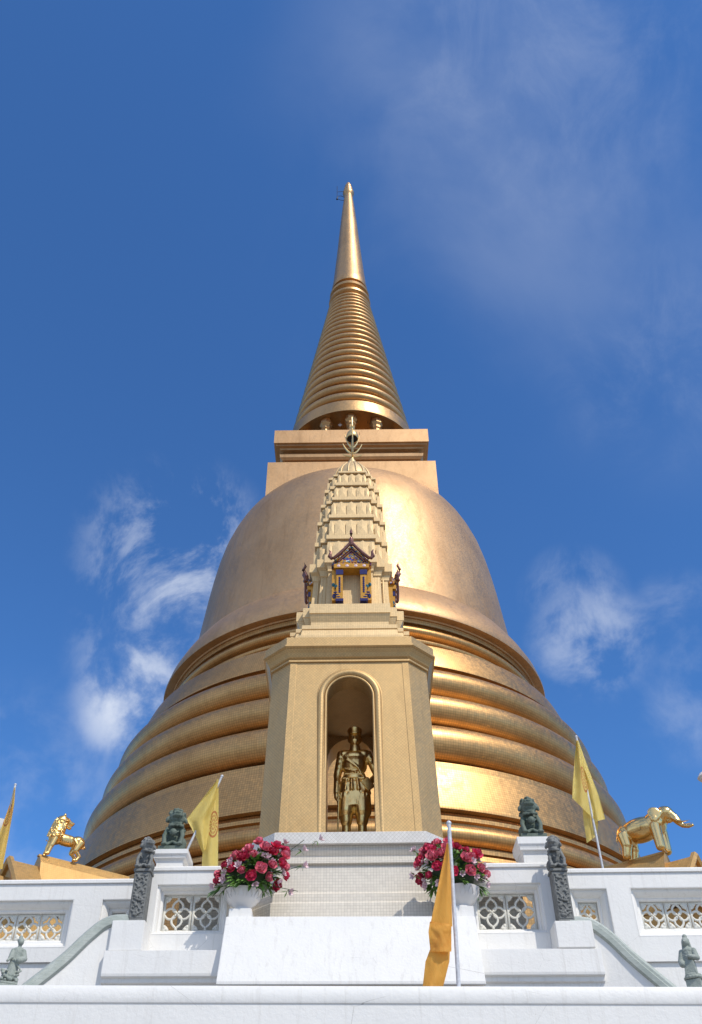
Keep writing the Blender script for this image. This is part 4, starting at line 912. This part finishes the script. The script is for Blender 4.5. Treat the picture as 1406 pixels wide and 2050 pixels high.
# rows: (y left, x left, y right, x right)
flag(10.2, [([(1562, 435, 1560, 438), (1600, 405, 1600, 433), (1640, 374, 1640, 424), (1672, 391, 1672, 418), (1706, 405, 1700, 412)], .035, 1.1, 0, 0, .6),
            ([(1560, 434, 1560, 438), (1600, 424, 1600, 438), (1650, 412, 1650, 437.5), (1700, 406, 1700, 437), (1760, 403, 1760, 437)], .03, .9, .05, .5, 1)],
     flag_mat('flag_yellow_seal', YEL, (.80, .50), .22, .145), ((445, 1554), (428, 1590), 4.36), 'yellow flag with round red seal hanging beside the left green lion')
flag(11.3, [([(1482, 1154, 1482, 1157), (1530, 1150, 1530, 1172), (1570, 1147, 1580, 1188), (1598, 1146, 1640, 1189), ], .04, 1.2, 0, 0, .6),
            ([(1482, 1154, 1482, 1158), (1530, 1162, 1530, 1175), (1580, 1176, 1590, 1198), (1645, 1188, 1640, 1212)], .035, 1.0, .03, .55, 1.),
            ([(1590, 1166, 1590, 1190), (1640, 1168, 1640, 1198), (1688, 1175, 1672, 1196)], .03, .8, .10, 0, .3)],
     flag_mat('flag_yellow_small_seal', YEL, (.38, .45), .10, .20), ((1154, 1475), (1207, 1738), 4.36), 'yellow flag hanging on a white pole, right of the open-mouthed green lion')
flag(7.3, [([(1688, 895, 1688, 898), (1760, 880, 1760, 903), (1850, 862, 1855, 906)], .02, .8, 0, 0, .6),
           ([(1845, 861, 1850, 904), (1866, 858, 1872, 904), (1905, 862, 1905, 904)], .035, .7, -.02, 0, .6),
           ([(1872, 872, 1872, 903), (1925, 852, 1925, 900), (1990, 845, 1990, 884)], .035, .6, .02, 0, .6)],
     flag_mat('flag_orange', (.98, .60, .14)), ((899, 1648), (919, 1980), 3.122), 'orange yellow flag rolled round its chipped white pole just behind the front wall', prad=.016)
flag(11.3, [([(1576, 29, 1576, 31), (1610, 20, 1610, 29), (1660, 2, 1660, 20), (1740, -25, 1740, 5)], .035, .9, 0, 0, 1)],
     flag_mat('flag_yellow_edge', (1.0, .78, .26), (.35, .52), .5, .16), ((31, 1571), (-5, 1760), 4.36), 'narrow yellow flag with red seal cut off by the left edge of the picture')

# white lamp at the right edge (only its petals show)
p = at(1418, 1556, 13.2); lp_ = empty('street_lamp', (p.x, p.y, 4.36)); tag(lp_, 'white ornamental lamp only just entering at the right edge above the elephant roof', 'lamp')
h = p.z-4.36
lathe('lamp_shade', [(.02, h-.13), (.10, h-.07), (.16, h-.0), (.12, h+.06), (.03, h+.11)], mBowl, lp_, 24, 50)
lathe('lamp_body', [(.02, h-.9), (.09, h-.7), (.13, h-.5), (.10, h-.36), (.04, h-.28), (.03, h-.14)], mBowl, lp_, 24, 50)
lathe('pole', [(.08, 0), (.05, .1), (.03, h-.901)], mPole, lp_, 16, 50)
p = at(-6, 1660, 13.2); lp2 = empty('street_lamp', (p.x, p.y, 4.36)); tag(lp2, 'white ornamental lamp barely showing behind the flag at the left edge', 'lamp')
h = p.z-4.36
lathe('lamp_shade', [(.02, h-.13), (.10, h-.07), (.13, h-.0), (.13, h+.12), (.03, h+.14)], mBowl, lp2, 24, 50); lathe('pole', [(.08, 0), (.05, .1), (.03, h-.131)], mPole, lp2, 16, 50)

# ------------------------------------------------------------------ flower bowls and bouquets
def petal(bm, M4, w, l, curl, cupx=.35):
    NU, NV = 4, 4; g = []
    for j in range(NV+1):
        v = j/NV; ww = w*math.sin(PI*(.12+.80*v)**.9)*(1.0 if v < .95 else .8); row = []
        for i in range(NU+1):
            u = i/NU*2-1; x = u*ww; y = l*v*math.cos(curl*v) + 0; z = l*v*math.sin(curl*v)*.9 + cupx*ww*u*u
            row.append(bm.verts.new(M4 @ Vector((x, y, z))))
        g.append(row)
    for j in range(NV):
        for i in range(NU): bm.faces.new((g[j][i], g[j][i+1], g[j+1][i+1], g[j+1][i]))
def peony_me(mat, seed, r=.055):
    rnd = random.Random(seed); bm = bmesh.new()
    for ring, (n, tilt, ln_, wd, z0) in enumerate([(7, .15, 1.0, .52, 0), (7, .55, .92, .5, .01), (6, .95, .80, .42, .015), (5, 1.2, .62, .34, .018), (4, 1.4, .45, .25, .02)]):
        for k in range(n):
            a = 2*PI*(k+.5*ring)/n + rnd.uniform(-.15, .15)
            m4 = Matrix.Rotation(a, 4, 'Z') @ Matrix.Translation((0, .003, z0)) @ Matrix.Rotation(tilt+rnd.uniform(-.12, .12), 4, 'X')
            petal(bm, m4, r*wd, r*ln_*rnd.uniform(.9, 1.1), .9 if ring else .5)
    me = bpy.data.meshes.new('peony'); bm.to_mesh(me); bm.free(); me.materials.append(mat); me.polygons.foreach_set('use_smooth', [True]*len(me.polygons)); return me
def blossom_me(seed):
    rnd = random.Random(seed); bm = bmesh.new()
    for k in range(6): petal(bm, Matrix.Rotation(2*PI*k/6, 4, 'Z') @ Matrix.Rotation(.5+rnd.uniform(-.3, .3), 4, 'X'), .013, .042, .3)
    for k in range(4): petal(bm, Matrix.Rotation(2*PI*k/4+.4, 4, 'Z') @ Matrix.Rotation(1.1, 4, 'X'), .010, .03, .3)
    me = bpy.data.meshes.new('blossom'); bm.to_mesh(me); bm.free(); me.materials.append(mPale); return me
PEO = [peony_me(mPetal[i % 3], 30+i) for i in range(6)]; BLO = [blossom_me(k) for k in range(3)]
def leaf_blade(bm, base, d, up, l, w):
    s = d.cross(up).normalized(); n = s.cross(d).normalized(); pts = []
    for t, ww in ((0, .08), (.3, .8), (.6, 1), (.85, .6), (1, .03)):
        c = base + d*l*t - n*l*.25*t*t; pts.append((c - s*w*ww*.5 + n*w*.12, c, c + s*w*ww*.5 + n*w*.12))
    V = [[bm.verts.new(q) for q in p_] for p_ in pts]
    for a, c in zip(V, V[1:]):
        for i in (0, 1): bm.faces.new((a[i], a[i+1], c[i+1], c[i]))
def bouquet(cx, cy, cz, big, label, seed, strays, shear=0.0):
    rnd = random.Random(seed); g = empty('bouquet', (cx, cy, cz)); tag(g, label, 'bouquet', 'bouquets of pink peonies in the bowls')
    leaves = bmesh.new(); core = bmesh.new(); ball(core, (0, 0, .16), (.19, .16, .17), None, 16)
    for v in core.verts: v.co *= 1 + .25*noise.noise(v.co*14)
    build('greenery_core', core, mLeafD, g, 60)
    pl = []
    tries = 0
    while len(pl) < big and tries < 3000:
        tries += 1; a = rnd.uniform(0, 2*PI); e = rnd.uniform(-.25, 1.4); d = Vector((math.cos(a)*math.cos(e), math.sin(a)*math.cos(e), math.sin(e)))
        if d.y > .45: continue
        p = Vector((d.x*.255, d.y*.21, .15+d.z*.245))*rnd.uniform(.98, 1.12)
        if any((p-q).length < .074 for q, _ in pl): continue
        pl.append((p, d))
    for i, (p, d) in enumerate(pl):
        o = bpy.data.objects.new('peony', PEO[rnd.choice((0, 1, 1, 3, 4, 4, 1, 5, 0))]); COL.objects.link(o); o.parent = g; o.location = p
        dd = (d + Vector((rnd.uniform(-.3, .3), -.35, rnd.uniform(-.3, .1)))).normalized(); o.rotation_euler = (dd.to_track_quat('Z', 'Y') @ Euler((0, 0, rnd.uniform(0, 6))).to_quaternion()).to_euler(); o.scale = (rnd.uniform(.80, 1.30),)*3
    for i in range(24):
        a = rnd.uniform(0, 2*PI); e = rnd.uniform(-.40, 1.2); d = Vector((math.cos(a)*math.cos(e), -abs(math.sin(a))*math.cos(e), math.sin(e)))
        p = Vector((d.x*.29, d.y*.23, .13+d.z*.25))
        o = bpy.data.objects.new('blossom', rnd.choice(BLO)); COL.objects.link(o); o.parent = g; o.location = p
        o.rotation_euler = (d.to_track_quat('Z', 'Y')).to_euler(); o.scale = (rnd.uniform(.8, 1.3),)*3
    for i in range(150):
        a = rnd.uniform(0, 2*PI); e = rnd.uniform(-.45, 1.35); d = Vector((math.cos(a)*math.cos(e), math.sin(a)*math.cos(e), math.sin(e))); p = Vector((d.x*.21, d.y*.18, .14+d.z*.20))
        for k in range(4):
            dd = (d + Vector((rnd.uniform(-.6, .6), rnd.uniform(-.6, .3), rnd.uniform(-.6, .5)))).normalized(); leaf_blade(leaves, p, dd, Vector((.1, -.6, .8)), rnd.uniform(.055, .105), rnd.uniform(.022, .036))
    stems = bmesh.new()
    for (sx, sy, sz) in strays:
        e_ = Vector((sx, sy, sz)); tube(stems, [(0, -.05, .15), e_*.6+Vector((0, 0, .05)), e_], .0028, 5)
        o = bpy.data.objects.new('blossom', BLO[0]); COL.objects.link(o); o.parent = g; o.location = e_; o.scale = (1.25,)*3; dd = (e_-Vector((0, .1, .1))).normalized(); o.rotation_euler = dd.to_track_quat('Z', 'Y').to_euler()
        for k in range(5): leaf_blade(leaves, e_*.97, (Vector((rnd.uniform(-1, 1), rnd.uniform(-1, .2), rnd.uniform(-1, .3)))).normalized(), Vector((0, 0, 1)), .05, .018)
    for ch in g.children:
        if ch.type == 'MESH' and ch.name.split('.')[0] in ('peony', 'blossom'): ch.location.x += shear*(ch.location.z-.18)
    for bm_ in (leaves,):
        for v in bm_.verts: v.co.x += shear*(v.co.z-.18)
    build('stems', stems, mLeafD, g); g.scale = (1.16, 1.1, 1.12)
    me = bpy.data.meshes.new('leaves'); leaves.to_mesh(me); leaves.free(); link('leaves', me, mLeaf, g)
    return g
def bowl(cx, cy, cz, label):
    g = empty('flower_bowl', (cx, cy, cz)); tag(g, label, 'bowl', 'white lotus-petal flower bowls')
    me = lathe_me([(.105, 0), (.10, .015), (.075, .028), (.08, .04), (.13, .075), (.165, .13), (.185, .195), (.178, .197), (.155, .13), (.10, .07), (.01, .06)], 32); link('bowl_body', me, mBowl, g, 50, uv=False)
    b = bmesh.new()
    for k in range(12):
        t = 2*PI*k/12; c, s = math.cos(t), math.sin(t)
        for q_ in (-1, 1): tube(b, [((.088)*math.cos(t), .088*math.sin(t), .05), (.168*math.cos(t+q_*.17), .168*math.sin(t+q_*.17), .125), (.186*math.cos(t+q_*.02), .186*math.sin(t+q_*.02), .185)], .0035, 5)
    build('petal_rib', b, mBowl, g, 60)
bowl(-1.095, 9.17, 4.727, 'white lotus-petal bowl on the left end of the white block')
bowl(1.035, 9.17, 4.727, 'white lotus-petal bowl on the right end, half behind the orange flag')
bouquet(-1.04, 9.17, 4.885, 34, 'wide pink and red peony bouquet in the left bowl with stray stems reaching right', 21, [(.46, -.06, .47), (.44, -.1, .22), (.42, -.1, .0), (.36, -.05, .38), (.16, 0, .46)], .45)
bouquet(.97, 9.17, 4.885, 34, 'pink and red peony bouquet in the right bowl crossed by the orange flag', 22, [(-.28, -.05, .36), (-.34, -.1, .12)], -.18)
